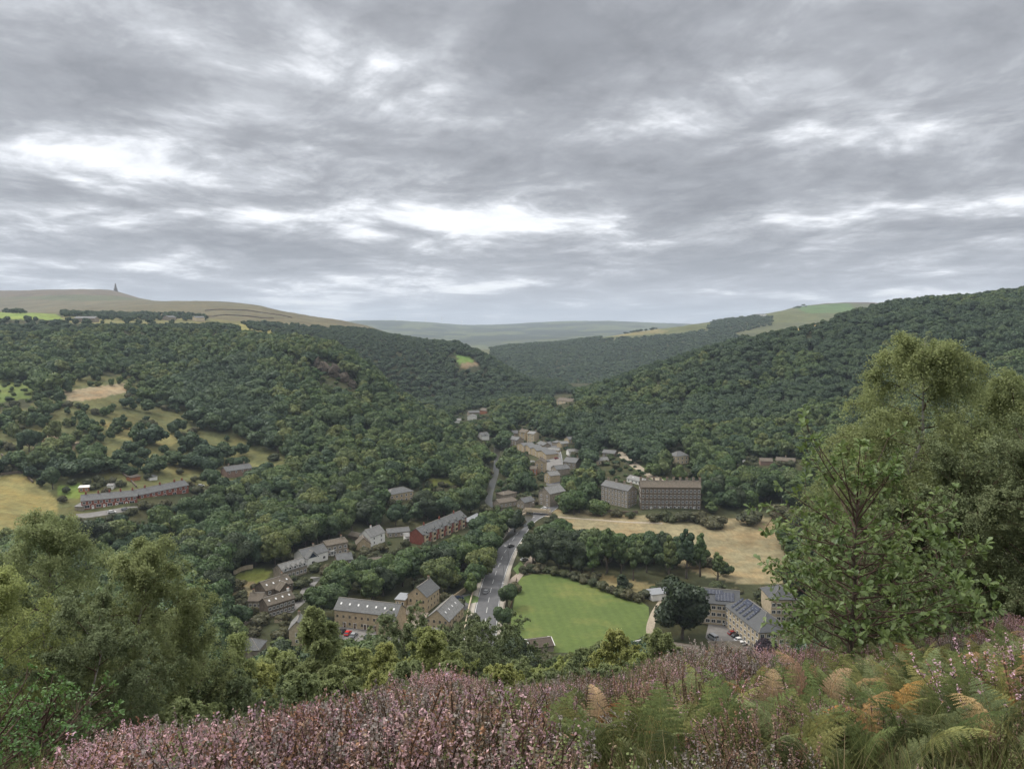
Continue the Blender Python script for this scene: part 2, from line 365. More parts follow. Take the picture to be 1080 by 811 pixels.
def foliage(name, cols, tr=0.25, nscale=0.9, rough=0.75, leafvar=0.35, gloss=0.035, hue=0.08):
    """cols: colours picked at random per tree"""
    m = bpy.data.materials.new(name); m.use_nodes = True; t = m.node_tree; t.nodes.clear(); gg = G(t)
    rnd = gg.n('ShaderNodeObjectInfo').outputs['Random']
    cols = list(cols)*(2 if len(cols) == 1 else 1); k = len(cols)
    c = gg.ramp(rnd, [(i/max(k-1, 1), cc) for i, cc in enumerate(cols)])
    co = gg.n('ShaderNodeTexCoord').outputs['Object']
    n1 = gg.noise(co, nscale, 3, 0.7)
    n2 = gg.noise(co, nscale*9, 2, 0.6)
    f = gg.m('ADD', gg.m('MULTIPLY', gg.m('SUBTRACT', n1, 0.5), leafvar*3.0), gg.m('ADD', 1.0, gg.m('MULTIPLY', gg.m('SUBTRACT', n2, 0.5), leafvar*3.2)))
    sc = gg.v('SCALE', c); t.links.new(f, sc.node.inputs['Scale'])
    hs = gg.n('ShaderNodeHueSaturation', {'Hue': gg.m('ADD', 0.5, gg.m('MULTIPLY', gg.m('SUBTRACT', n1, 0.5), -hue)), 'Color': sc})
    d = gg.n('ShaderNodeBsdfDiffuse', {0: hs.outputs[0]})
    tl = gg.n('ShaderNodeBsdfTranslucent', {0: hs.outputs[0]})
    gl = gg.n('ShaderNodeBsdfGlossy', {0: (0.8, 0.85, 0.9, 1), 'Roughness': 0.5})
    mx = gg.n('ShaderNodeMixShader', {0: tr, 1: d.outputs[0], 2: tl.outputs[0]})
    fr = gg.n('ShaderNodeMixShader', {0: gloss, 1: mx.outputs[0], 2: gl.outputs[0]})
    gg.n('ShaderNodeOutputMaterial', {0: fr.outputs[0]})
    M[name] = m; return m
foliage('wood_leaves', [(0.059, 0.098, 0.032), (0.111, 0.157, 0.044), (0.053, 0.091, 0.036), (0.133, 0.177, 0.050), (0.070, 0.123, 0.036), (0.164, 0.188, 0.052), (0.087, 0.131, 0.046), (0.057, 0.097, 0.042), (0.106, 0.162, 0.045)], 0.2, 0.25)
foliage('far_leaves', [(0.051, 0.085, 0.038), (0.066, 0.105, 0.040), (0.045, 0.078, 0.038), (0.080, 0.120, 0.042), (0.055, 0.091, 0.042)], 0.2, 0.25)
foliage('dark_leaves', [(0.045, 0.066, 0.028), (0.058, 0.078, 0.030)], 0.15, 0.3)
foliage('fresh_leaves', [(0.12, 0.19, 0.04), (0.13, 0.18, 0.04)], 0.3, 0.4)
foliage('scrub_leaves', [(0.10, 0.115, 0.045), (0.13, 0.12, 0.055), (0.08, 0.10, 0.045), (0.15, 0.13, 0.07), (0.09, 0.12, 0.04)], 0.2, 0.6)
foliage('purple_leaves', [(0.030, 0.016, 0.022)], 0.1, 0.6)
foliage('birch_leaves', [(0.27, 0.32, 0.15), (0.29, 0.33, 0.145), (0.25, 0.30, 0.15)], 0.5, 0.5, leafvar=0.16, gloss=0.012, hue=0.03)
foliage('yellow_birch_leaves', [(0.35, 0.40, 0.15), (0.39, 0.41, 0.15), (0.32, 0.38, 0.16)], 0.5, 0.5, leafvar=0.16, gloss=0.012, hue=0.03)
foliage('willow_leaves', [(0.19, 0.235, 0.12), (0.205, 0.24, 0.12)], 0.4, 0.8, leafvar=0.18, gloss=0.012, hue=0.03)
foliage('oak_leaves', [(0.15, 0.21, 0.065)], 0.35, 1.2, leafvar=0.3)
foliage('shrub_leaves', [(0.10, 0.19, 0.045)], 0.3, 1.5, leafvar=0.3)
# ---------------------------------------------------------------- the ground sheet
def inpoly(px, py, poly):
    px = np.asarray(px); py = np.asarray(py); r = np.zeros(px.shape, bool); n = len(poly)
    for i in range(n):
        x0, y0 = poly[i]; x1, y1 = poly[(i+1) % n]
        if y0 == y1: continue
        r ^= ((y0 > py) != (y1 > py)) & (px < (x1-x0)*(py-y0)/(y1-y0)+x0)
    return r
ZONES = [  # colour, metres-ahead range, outline in the photo of the ground as seen
    # grassland under the scattered trees of the left-hand slope
    ((0.105, 0.112, 0.048), 300, 760, [(-60, 440), (30, 430), (60, 400), (130, 395), (235, 420), (250, 450), (330, 480), (330, 505), (240, 515), (200, 512), (90, 545), (40, 560), (-60, 600)]),
    ((0.19, 0.175, 0.072), 300, 520, [(-60, 512), (24, 500), (40, 508), (62, 528), (60, 545), (20, 556), (-60, 585)]),
    ((0.11, 0.15, 0.045), 500, 800, [(-60, 395), (22, 394), (36, 402), (34, 420), (10, 424), (-60, 428)]),
    ((0.26, 0.21, 0.13), 400, 800, [(68, 412), (130, 404), (138, 412), (104, 420), (72, 424)]),
    ((0.27, 0.22, 0.14), 400, 800, [(20, 455), (64, 458), (95, 470), (60, 478), (24, 468)]),
    ((0.20, 0.18, 0.075), 400, 800, [(110, 445), (150, 450), (190, 462), (180, 470), (120, 462)]),
    ((0.16, 0.155, 0.065), 400, 800, [(150, 480), (240, 486), (300, 492), (290, 503), (220, 500), (150, 498)]),
    ((0.14, 0.20, 0.05), 300, 520, [(62, 512), (84, 510), (92, 520), (80, 526), (62, 522)]),
    # straw field
    ((0.225, 0.195, 0.115), 340, 520, [(585, 538), (600, 534), (640, 543), (740, 546), (800, 545), (900, 545), (900, 612), (800, 620), (740, 606), (700, 590), (585, 556)]),
    ((0.20, 0.17, 0.085), 330, 420, [(560, 596), (640, 606), (720, 622), (735, 640), (690, 640), (640, 624), (556, 604)]),
    # lawns
    ((0.13, 0.16, 0.045), 300, 420, [(247, 606), (270, 600), (286, 602), (280, 612), (254, 618), (246, 614)]),
    ((0.16, 0.14, 0.08), 300, 420, [(244, 612), (270, 614), (282, 622), (262, 630), (240, 624)]),
    ((0.14, 0.17, 0.05), 400, 640, [(452, 505), (482, 501), (482, 511), (456, 513)]),
    ((0.10, 0.15, 0.045), 440, 640, [(662, 490), (672, 490), (706, 508), (700, 512)]),
    # upland fields, left
    ((0.16, 0.22, 0.055), 980, 1500, [(-60, 322), (10, 325), (60, 331), (66, 337), (-60, 337)]),
    ((0.15, 0.15, 0.065), 980, 1500, [(66, 331), (260, 335), (300, 350), (66, 340)]),
    ((0.21, 0.20, 0.07), 850, 1500, [(235, 343), (262, 342), (300, 350), (290, 360), (250, 352)]),
    ((0.15, 0.19, 0.06), 1500, 2400, [(285, 335), (345, 337), (360, 346), (280, 346)]),
    # moor
    ((0.118, 0.108, 0.062), 1500, 3300, [(-60, 312), (90, 318), (200, 314), (280, 318), (345, 332), (420, 345), (280, 352), (-60, 336)]),
    ((0.115, 0.095, 0.065), 3300, 5400, [(-60, 300), (60, 300), (160, 310), (170, 330), (-60, 330)]),
    ((0.14, 0.125, 0.075), 3300, 5400, [(60, 324), (120, 314), (170, 316), (180, 332), (50, 332)]),
    # right-hand uplands
    ((0.21, 0.18, 0.085), 880, 1500, [(800, 340), (870, 332), (885, 340), (850, 352), (770, 366), (770, 356)]),
    ((0.105, 0.118, 0.052), 2200, 3800, [(600, 344), (700, 336), (800, 320), (900, 316), (900, 336), (800, 342), (700, 352), (640, 356), (600, 352)]),
    ((0.085, 0.14, 0.05), 2800, 4200, [(830, 319), (895, 318), (905, 330), (850, 330)]),
    ((0.19, 0.17, 0.08), 2200, 3800, [(628, 349), (690, 346), (705, 350), (650, 355)]),
    ((0.10, 0.08, 0.06), 3800, 5200, [(850, 312), (930, 312), (940, 324), (850, 322)]),
    ((0.17, 0.19, 0.07), 1400, 2500, [(625, 376), (650, 376), (646, 385), (628, 386)]),
    ((0.22, 0.20, 0.11), 1400, 2500, [(575, 392), (600, 392), (612, 398), (580, 400)]),
    ((0.12, 0.19, 0.05), 900, 1500, [(480, 372), (492, 372), (500, 382), (484, 384)]),
    ((0.20, 0.16, 0.10), 900, 1500, [(486, 383), (504, 382), (502, 387), (488, 387)]),
]
def build_ground():
    ny, nx = 900, 620
    t = np.linspace(math.log(9.0), math.log(14500), ny); Y = np.exp(t)-12
    A = np.linspace(-1.0, 1.0, nx)
    X = (Y[:, None]+13.5)*A[None]; YY = np.repeat(Y[:, None], nx, 1); X = X.ravel(); YY = YY.ravel()
    z = ground(X, YY)
    col = np.tile(np.array([[0.050, 0.055, 0.028]]), (len(X), 1))
    far = YY > 1600
    col[far] = (0.095, 0.105, 0.055)
    fn = fbm(X, YY, 260, 3); col[YY > 4500] = (0.060, 0.075, 0.048); col[(YY > 4500) & (fn > 0.15)] = (0.10, 0.12, 0.06); col[(YY > 5500) & (fn < -0.05)] = (0.040, 0.052, 0.036)
    near = YY < 24; col[near] = (0.07, 0.055, 0.035)
    px, py = to_px(X, np.maximum(YY, 1), z)
    jx = fbm(X, YY, 14, 2)*2.5; jy = fbm(X+77, YY, 14, 2)*1.5
    for c, y0, y1, poly in ZONES:
        k = inpoly(px+jx, py+jy*0.6, poly) & (YY > y0) & (YY < y1); col[k] = c
    i = np.arange((ny-1)*(nx-1)); r = i//(nx-1); c = i % (nx-1); b = r*nx+c
    F = np.c_[b, b+1, b+nx+1, b+nx]
    m = bpy.data.materials.new('soil_and_grass'); m.use_nodes = True; gg = G(m.node_tree); bs = m.node_tree.nodes['Principled BSDF']
    at = gg.n('ShaderNodeAttribute', attribute_name='col').outputs[0]
    co = gg.n('ShaderNodeTexCoord').outputs['Object']
    n1 = gg.noise(co, 0.012, 5, 0.6); n2 = gg.noise(co, 0.12, 6, 0.65); n3 = gg.noise(gg.v('MULTIPLY', co, (0.6, 0.25, 0.6)), 1.0, 3, 0.6)
    f = gg.m('MULTIPLY', gg.m('ADD', 0.35, gg.m('MULTIPLY', n1, 1.3)), gg.m('MULTIPLY', gg.m('ADD', 0.3, gg.m('MULTIPLY', n2, 1.4)), gg.m('ADD', 0.6, gg.m('MULTIPLY', n3, 0.8))))
    sc = gg.v('SCALE', at); m.node_tree.links.new(f, sc.node.inputs['Scale'])
    br = gg.ramp(gg.noise(co, 0.035, 4, 0.7), [(0.45, 0.0), (0.62, 0.55)])
    c2 = gg.mix(br, sc, gg.mix(1.0, sc, (1.25, 0.98, 0.8), 'MULTIPLY'))
    m.node_tree.links.new(c2, bs.inputs['Base Color']); bs.inputs['Roughness'].default_value = 0.95; bs.inputs['Specular IOR Level'].default_value = 0.1
    bp = gg.n('ShaderNodeBump', {'Height': n3, 'Strength': 0.5, 'Distance': 0.3}); m.node_tree.links.new(bp.outputs[0], bs.inputs['Normal'])
    me = np_mesh('ground', np.c_[X, YY, z], F, [m], smooth_=True, col=col)
    o = link('ground', me); tag(o, kind='structure'); return o
build_ground()
# running horizon of the land, to tell what lies behind a ridge
_HA = np.linspace(-1, 1, 301); _HY = np.exp(np.linspace(math.log(20), math.log(9000), 700))
_hx = (_HA[:, None]*_HY[None]); _he = (ground(_hx.ravel(), np.tile(_HY, 301)).reshape(301, 700)-EYE)/_HY[None]
_HM = np.maximum.accumulate(_he, axis=1)
def seen(x, y, ztop, slack=0.0):
    a = np.clip(x/y, -1, 1); i = np.round((a+1)*150).astype(int); j = np.clip(np.searchsorted(_HY, y*0.985)-1, 0, 699)
    return (ztop-EYE)/y > _HM[i, j] - slack
# ---------------------------------------------------------------- sheets laid on the ground
def drape(name, pts, off, m, step=4.0, kind='structure', parent=None, edge=0.25):
    """a thin sheet over a ground polygon given in metres"""
    import bmesh
    bm = bmesh.new(); vs = [bm.verts.new((p[0], p[1], 0)) for p in pts]; bm.faces.new(vs)
    bmesh.ops.triangulate(bm, faces=bm.faces[:])
    for _ in range(7):
        ed = [e for e in bm.edges if e.calc_length() > step]
        if not ed: break
        bmesh.ops.subdivide_edges(bm, edges=ed, cuts=1, use_grid_fill=False)
        bmesh.ops.triangulate(bm, faces=[f for f in bm.faces if len(f.verts) > 3])
    xs = [v.co.x for v in bm.verts]; ys = [v.co.y for v in bm.verts]
    zs = ground(xs, ys)
    for v, z in zip(bm.verts, zs): v.co.z = z+off
    if edge:
        be = [e for e in bm.edges if e.is_boundary]
        r = bmesh.ops.extrude_edge_only(bm, edges=be)
        for v in r['geom']:
            if isinstance(v, bmesh.types.BMVert): v.co.z -= edge
    bmesh.ops.recalc_face_normals(bm, faces=bm.faces[:])
    me = bpy.data.meshes.new(name); bm.to_mesh(me); bm.free(); me.materials.append(m)
    if me.polygons and sum(p.normal.z for p in me.polygons) < 0: me.flip_normals()
    o = link(name, me, parent)
    if kind: o['kind'] = kind
    return o
def hx(pts, ymin=150): return [tuple(hit(p[0], p[1], ymin)[:2]) for p in pts]
def resample(P, step):
    P = [Vector((p[0], p[1])) for p in P]
    # Catmull-Rom then even steps
    Q = [P[0]+(P[0]-P[1])]+P+[P[-1]+(P[-1]-P[-2])]; C = []
    for i in range(1, len(Q)-2):
        for k in range(12):
            t = k/12; a, b, c, d = Q[i-1], Q[i], Q[i+1], Q[i+2]
            C.append(0.5*((2*b)+(c-a)*t+(2*a-5*b+4*c-d)*t*t+(3*b-a-3*c+d)*t**3))
    C.append(P[-1]); out = [C[0]]; acc = 0
    for p, q in zip(C, C[1:]):
        L = (q-p).length; 
        while acc+L >= step:
            t = (step-acc)/L; p = p+(q-p)*t; out.append(p.copy()); L = (q-p).length; acc = 0
        acc += L
    return out
def ribbon_pts(C, w0, w1):
    R = []
    for i, p in enumerate(C):
        t = (C[min(i+1, len(C)-1)]-C[max(i-1, 0)]).normalized(); n = Vector((t.y, -t.x))
        R.append((p+n*w0, p+n*w1))
    return R
def ribbon(name, C, w0, w1, off, m, kind='structure', thick=0.25, parent=None, dash=None):
    """strip from w0 to w1 right of the centre line; top at off above ground"""
    R = ribbon_pts(C, w0, w1); xs = [p.x for r in R for p in r]; ys = [p.y for r in R for p in r]; zs = ground(xs, ys)
    b = MB(); k = len(R)
    for i in range(k-1):
        if dash and (i % (dash[0]+dash[1])) >= dash[0]: continue
        P = [(R[i][0], zs[2*i]), (R[i][1], zs[2*i+1]), (R[i+1][1], zs[2*i+3]), (R[i+1][0], zs[2*i+2])]
        top = [(p.x, p.y, z+off) for p, z in P]
        b.poly(top)
        if thick:
            lo = [(p.x, p.y, z+off-thick) for p, z in P]
            b.poly([lo[0], top[0], top[3], lo[3]]); b.poly([lo[1], lo[2], top[2], top[1]])
    me = b.mesh(name, [m])
    me.update()
    up = [p for p in me.polygons if abs(p.normal.z) > 0.7]
    if up and up[0].normal.z < 0: me.flip_normals()
    o = link(name, me, parent)
    if kind: o['kind'] = kind
    return o
# ---------------------------------------------------------------- trees
def ico(sub):
    import bmesh
    bm = bmesh.new(); bmesh.ops.create_icosphere(bm, subdivisions=sub, radius=1.0)
    V = np.array([v.co[:] for v in bm.verts]); F = np.array([[v.index for v in f.verts] for f in bm.faces]); bm.free(); return V, F
ICO2 = ico(2); ICO1 = ico(1)
def unit(v): return v/np.maximum(np.linalg.norm(v, axis=-1, keepdims=True), 1e-9)
def flakes(rs, P, N, size, asp=1.0, nn=None, tilt=0.5):
    """one small leaf-shaped quad per point"""
    n = len(P); nrm = unit(N + tilt*rs.normal(size=(n, 3)))
    t = unit(np.cross(nrm, rs.normal(size=(n, 3)))); b = np.cross(nrm, t)
    s = (size*rs.uniform(0.6, 1.35, n))[:, None]; bend = nrm*s*0.18
    V = np.stack([P-t*s*asp, P-b*s*0.62+bend, P+t*s*asp, P+b*s*0.62+bend], 1).reshape(-1, 3)
    F = np.arange(4*n).reshape(n, 4)
    F = F[:, [0, 1, 2, 3]]
    return V, F, np.repeat(nn if nn is not None else nrm, 4, axis=0)
def crown_mesh(name, seed, R, H, z0, nl, nf, fs, m, core=0.80, cone=0.0, spread=1.0):
    """lobed crown: knots of foliage set round the limbs, each knot covered with leaf clumps"""
    rs = np.random.RandomState(seed)
    zc = z0+H/2; C = []; r = []
    for i in range(nl):
        for _ in range(30):
            d = unit(rs.normal(size=3)); q = rs.uniform(0.25, 0.80)
            h = d[2]*q; w = 1-cone*(h*0.5+0.5)
            c = np.array([d[0]*q*R*w*spread, d[1]*q*R*w*spread, zc+h*H/2])
            if h > -0.72: break
        C.append(c); r.append(rs.uniform(0.24, 0.44)*R*(1-0.5*cone*(h*0.5+0.5)))
    C.append(np.array([0, 0, zc])); r.append(0.55*min(R, H/2))
    C = np.array(C); r = np.array(r); sq = min(1.0, H/(2*R))
    w = r**2/np.sum(r**2); L = rs.choice(len(C), int(nf*2.3), p=w)
    d = rs.normal(size=(len(L), 3)); d[:, 2] += 0.35; d = unit(d)
    P = C[L] + d*(r[L]*rs.uniform(0.84, 1.15, len(L)))[:, None]
    D = np.linalg.norm(P[:, None]-C[None], axis=2)/r[None]; D[np.arange(len(L)), L] = 9
    k = (D.min(1) > 0.86); P, d, L = P[k][:nf], d[k][:nf], L[k][:nf]
    nn = unit(d*0.9 + rs.normal(size=d.shape)*0.33 + np.array([0, 0, 0.15]))
    V, F, N = flakes(rs, P, d, np.full(len(P), fs), nn=nn, tilt=0.42)
    parts_v, parts_f, parts_n = [V], [F], [N]; n0 = len(V)
    # solid hearts of the knots, as quads (a triangle with its last corner doubled is avoided: pair faces)
    iv, jf = ICO1
    V2 = []; T = []
    for c, rr in zip(C, r):
        T.append(jf+len(V2)*len(iv)); V2.append(c+iv*rr*core*(1+0.12*rs.normal(size=(len(iv), 1))))
    V2 = np.concatenate(V2); T = np.concatenate(T)
    me = bpy.data.meshes.new(name)
    VV = np.concatenate([V, V2]).astype(np.float32); me.vertices.add(len(VV)); me.vertices.foreach_set('co', VV.ravel())
    T = T+n0; me.loops.add(F.size+T.size); me.loops.foreach_set('vertex_index', np.concatenate([F.ravel(), T.ravel()]).astype(np.int32))
    me.polygons.add(len(F)+len(T))
    me.polygons.foreach_set('loop_start', np.concatenate([np.arange(len(F))*4, F.size+np.arange(len(T))*3]).astype(np.int32))
    me.polygons.foreach_set('use_smooth', np.ones(len(F)+len(T), bool)); me.materials.append(m); me.update(calc_edges=True)
    N2 = np.concatenate([iv]*len(C))
    me.normals_split_custom_set_from_vertices([tuple(x) for x in np.concatenate([N, N2])])
    return me
def trunk_mesh(name, seed, h, r, R, m, limbs=5, lean=0.0):
    rs = random.Random(seed); b = MB()
    p = [(lean*h*0.5*(i/5)**2+rs.uniform(-.04, .04)*h*0.3*(i > 0), rs.uniform(-.03, .03)*h*(i > 0)*0.4, -1.0 + (h*0.75+1.0)*i/5) for i in range(6)]
    b.tube(p, [r*(1.25-0.85*i/5) for i in range(6)], 7)
    for i in range(limbs):
        a = 2*math.pi*(i+rs.random()*0.6)/limbs; s = p[2+(i % 3)]; L = R*rs.uniform(.5, .8)
        q = [s, (s[0]+math.cos(a)*L*.45, s[1]+math.sin(a)*L*.45, s[2]+L*.35), (s[0]+math.cos(a)*L*.85, s[1]+math.sin(a)*L*.85, s[2]+L*.85)]
        b.tube(q, [r*.45, r*.3, r*.12], 5)
    return b.mesh(name, [m], True)
KINDS = {}
def kind(key, n, R, H, z0, nl, nf, fs, leaf, bark='bark', cone=0.0, seed=1, name='crown', spread=1.0):
    KINDS[key] = [(crown_mesh(name, seed*100+i, R*(0.9+0.2*random.Random(i+seed).random()), H, z0, nl, nf, fs, M[leaf], cone=cone, spread=spread),
                   trunk_mesh('trunk', seed*100+i, z0+H*0.7, 0.022*(z0+H)+0.03, R, M[bark])) for i in range(n)]
kind('oak', 6, 5.6, 10.0, 3.0, 26, 5200, 0.40, 'wood_leaves', seed=1)
kind('dark', 3, 6.0, 11.5, 2.2, 30, 6500, 0.36, 'dark_leaves', seed=2)
kind('tall', 3, 3.2, 13.6, 2.2, 28, 5000, 0.36, 'wood_leaves', cone=0.35, seed=3)
kind('fresh', 1, 4.2, 8.5, 1.8, 26, 5200, 0.30, 'fresh_leaves', cone=0.55, seed=4)
kind('bush', 4, 2.2, 2.8, -0.1, 14, 1500, 0.20, 'scrub_leaves', seed=5)
kind('cypress', 1, 1.5, 9.5, 0.3, 22, 2600, 0.22, 'dark_leaves', cone=0.6, seed=6)
kind('purple', 1, 3.2, 4.2, 0.4, 20, 3600, 0.20, 'purple_leaves', seed=7)
kind('limegreen', 1, 5.2, 10.0, 2.5, 26, 5200, 0.36, 'fresh_leaves', seed=8)
kind('hill', 4, 3.3, 8.5, 1.6, 22, 6500, 0.21, 'yellow_birch_leaves', bark='pale_bark', cone=0.4, seed=9)
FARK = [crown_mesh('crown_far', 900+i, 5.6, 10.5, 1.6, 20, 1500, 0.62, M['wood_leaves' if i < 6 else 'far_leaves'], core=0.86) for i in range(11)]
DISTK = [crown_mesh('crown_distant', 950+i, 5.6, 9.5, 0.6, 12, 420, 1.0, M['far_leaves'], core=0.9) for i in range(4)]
def make_tree(name, key, v, loc, rz, s, label, cat='tree', group=None):
    t = empty(name, loc, rz, s)
    tag(t, label, cat, group)
    cr, tr = KINDS[key][v % len(KINDS[key])]
    link('trunk', tr, t); link('crown', cr, t)
    return t
HAND = []      # (x, y, radius) of things already standing
def tree_px(name, key, px, py, h, label, cat='tree', group=None, w=1.0, seed=0, ymin=150, v=None):
    """a single tree standing where the photo shows its foot; h = height in metres"""
    p = hit(px, py, ymin); rs = random.Random(px*7+py+seed)
    H0 = {'oak': 13.2, 'dark': 13.9, 'tall': 16.2, 'fresh': 10.4, 'bush': 2.8, 'cypress': 9.9, 'purple': 4.7, 'limegreen': 12.8}[key]
    s = h/H0
    o = make_tree(name, key, rs.randrange(9) if v is None else v, p, rs.uniform(0, 6.28), (s*w, s*w, s), label, cat, group)
    HAND.append((p.x, p.y, 5*s*w)); return o
# ----- parts of the picture in which the ground, roads or buildings are seen past the trees
KEEP = [
    [(533, 674), (546, 607), (560, 601), (610, 606), (640, 622), (672, 628), (684, 636), (688, 655), (676, 672), (640, 674), (560, 674)],
    [(484, 674), (503, 618), (526, 580), (546, 557), (558, 552), (552, 575), (566, 580), (566, 590), (552, 600), (535, 614), (531, 640), (526, 672)],
    [(350, 626), (402, 628), (428, 612), (455, 611), (470, 622), (505, 622), (512, 640), (487, 674), (440, 674), (345, 668)],
    [(243, 602), (262, 594), (295, 588), (300, 578), (330, 572), (352, 563), (378, 556), (400, 549), (428, 554), (465, 542), (492, 539), (497, 552), (470, 560), (444, 576), (420, 574), (404, 582), (345, 590), (332, 600), (327, 618), (312, 648), (282, 652), (245, 634)],
    [(300, 645), (322, 643), (324, 680), (300, 680)], [(246, 671), (275, 671), (275, 690), (244, 690)],
    [(409, 512), (439, 512), (439, 529), (409, 529)], [(458, 502), (482, 500), (482, 511), (460, 512)],
    [(240, 491), (266, 491), (266, 496), (240, 497)],
    [(518, 466), (527, 466), (527, 490), (521, 515), (521, 528), (510, 536), (510, 520), (517, 500)],
    [(525, 516), (558, 515), (560, 534), (580, 534), (590, 526), (594, 536), (578, 548), (560, 545), (545, 536), (527, 532)],
    [(538, 452), (548, 444), (562, 444), (564, 458), (600, 464), (612, 470), (610, 494), (592, 498), (588, 512), (588, 536), (567, 534), (567, 500), (558, 494), (558, 484), (576, 486), (574, 482), (545, 470), (536, 470)],
    [(477, 437), (500, 430), (516, 431), (516, 440), (500, 444), (478, 446)], [(505, 453), (518, 453), (518, 464), (506, 464)],
    [(584, 414), (606, 414), (606, 427), (584, 427)],
    [(628, 469), (649, 467), (650, 482), (640, 490), (629, 488)], [(650, 476), (662, 478), (704, 508), (692, 514), (660, 506), (650, 490)],
    [(712, 465), (728, 467), (728, 488), (712, 488)],
    [(632, 505), (670, 505), (674, 503), (742, 503), (742, 538), (632, 540), (640, 528)],
    [(587, 537), (630, 541), (660, 543), (700, 548), (760, 548), (820, 545), (826, 620), (790, 612), (772, 597), (742, 570), (720, 558), (640, 560), (590, 545)],
    [(684, 640), (694, 615), (745, 612), (770, 606), (842, 618), (850, 664), (800, 694), (754, 690)],
    [(680, 672), (705, 676), (720, 690), (690, 694)], [(556, 664), (592, 664), (592, 690), (556, 690)],
    [(778, 480), (854, 480), (854, 489), (778, 489)],
    [(74, 507), (200, 500), (228, 506), (205, 524), (150, 534), (90, 546), (76, 536)],
    [(-20, 498), (24, 498), (60, 520), (58, 548), (-20, 560)], [(-20, 395), (34, 400), (32, 424), (-20, 424)],
    [(68, 412), (130, 406), (136, 414), (104, 424), (72, 424)],
    [(478, 371), (494, 371), (508, 388), (484, 388)],
    [(330, 378), (348, 378), (376, 399), (372, 411), (348, 404)],
]
SPARSE = [[(-60, 440), (30, 430), (50, 400), (130, 392), (180, 425), (215, 452), (290, 478), (310, 500), (240, 515), (200, 512), (90, 545), (40, 560), (-60, 600)]]
# ground that is open: nothing grows here
OPEN = [
    [(533, 688), (538, 640), (546, 603), (560, 601), (610, 606), (640, 618), (676, 630), (690, 640), (690, 672), (640, 690), (560, 690)],
    [(484, 705), (498, 640), (508, 612), (524, 580), (546, 557), (562, 546), (590, 524), (578, 470), (592, 470), (597, 530), (580, 550), (566, 580), (566, 592), (546, 614), (533, 640), (530, 705)],
    [(466, 644), (480, 626), (505, 622), (520, 640), (500, 680), (484, 680)], [(418, 640), (455, 640), (450, 680), (418, 690)], [(344, 654), (425, 662), (430, 688), (365, 686)],
    [(742, 652), (785, 652), (806, 694), (740, 694)], [(568, 474), (594, 474), (596, 500), (570, 500)], [(298, 650), (330, 605), (340, 606), (312, 652)],
    [(646, 474), (662, 474), (714, 514), (704, 520)], [(684, 632), (708, 630), (698, 660), (706, 690), (690, 690)], [(587, 536), (900, 536), (900, 620), (790, 620), (740, 606), (587, 560)],
    [(76, 538), (150, 530), (150, 541), (80, 549)], [(-60, 498), (36, 498), (64, 525), (60, 548), (-60, 585)], [(456, 503), (484, 500), (484, 512), (456, 513)], [(246, 603), (284, 598), (288, 612), (262, 620), (246, 616)],
    [(516, 462), (530, 462), (529, 500), (522, 536), (508, 536)], [(540, 536), (585, 536), (585, 548), (540, 552)]]
def gn_stuff(name, P, S, Rz, idx, meshes, label, cat, tilt=None):
    """one object: its points carry copies of the given meshes"""
    me = bpy.data.meshes.new(name); me.vertices.add(len(P)); me.vertices.foreach_set('co', np.asarray(P, np.float32).ravel())
    a = me.attributes.new('scl', 'FLOAT_VECTOR', 'POINT'); a.data.foreach_set('vector', np.asarray(S, np.float32).ravel())
    R3 = np.zeros((len(P), 3), np.float32); R3[:, 2] = Rz
    if tilt is not None: R3[:, :2] = tilt
    a = me.attributes.new('rot', 'FLOAT_VECTOR', 'POINT'); a.data.foreach_set('vector', R3.ravel())
    a = me.attributes.new('idx', 'INT', 'POINT'); a.data.foreach_set('value', np.asarray(idx, np.int32))
    o = link(name, me); tag(o, label, cat, kind='stuff')
    ng = bpy.data.node_groups.new(name, 'GeometryNodeTree')
    ng.interface.new_socket('Geometry', in_out='INPUT', socket_type='NodeSocketGeometry'); ng.interface.new_socket('Geometry', in_out='OUTPUT', socket_type='NodeSocketGeometry')
    N = ng.nodes; L = ng.links
    gi = N.new('NodeGroupInput'); go = N.new('NodeGroupOutput')
    c = bpy.data.collections.new(name+'_kinds')
    for i, m_ in enumerate(meshes): c.objects.link(bpy.data.objects.new('%s_%02d' % (name, i), m_))
    ci = N.new('GeometryNodeCollectionInfo'); ci.inputs['Collection'].default_value = c; ci.inputs['Separate Children'].default_value = True; ci.inputs['Reset Children'].default_value = True
    m2p = N.new('GeometryNodeMeshToPoints'); L.new(gi.outputs[0], m2p.inputs[0])
    iop = N.new('GeometryNodeInstanceOnPoints'); L.new(m2p.outputs[0], iop.inputs['Points']); L.new(ci.outputs[0], iop.inputs['Instance']); iop.inputs['Pick Instance'].default_value = True
    def at(nm, ty):
        q = N.new('GeometryNodeInputNamedAttribute'); q.data_type = ty; q.inputs['Name'].default_value = nm; return q.outputs['Attribute']
    L.new(at('idx', 'INT'), iop.inputs['Instance Index'])
    e2r = N.new('FunctionNodeEulerToRotation'); L.new(at('rot', 'FLOAT_VECTOR'), e2r.inputs[0]); L.new(e2r.outputs[0], iop.inputs['Rotation'])
    L.new(at('scl', 'FLOAT_VECTOR'), iop.inputs['Scale'])
    L.new(iop.outputs[0], go.inputs[0])
    md = o.modifiers.new('instances', 'NODES'); md.node_group = ng
    return o
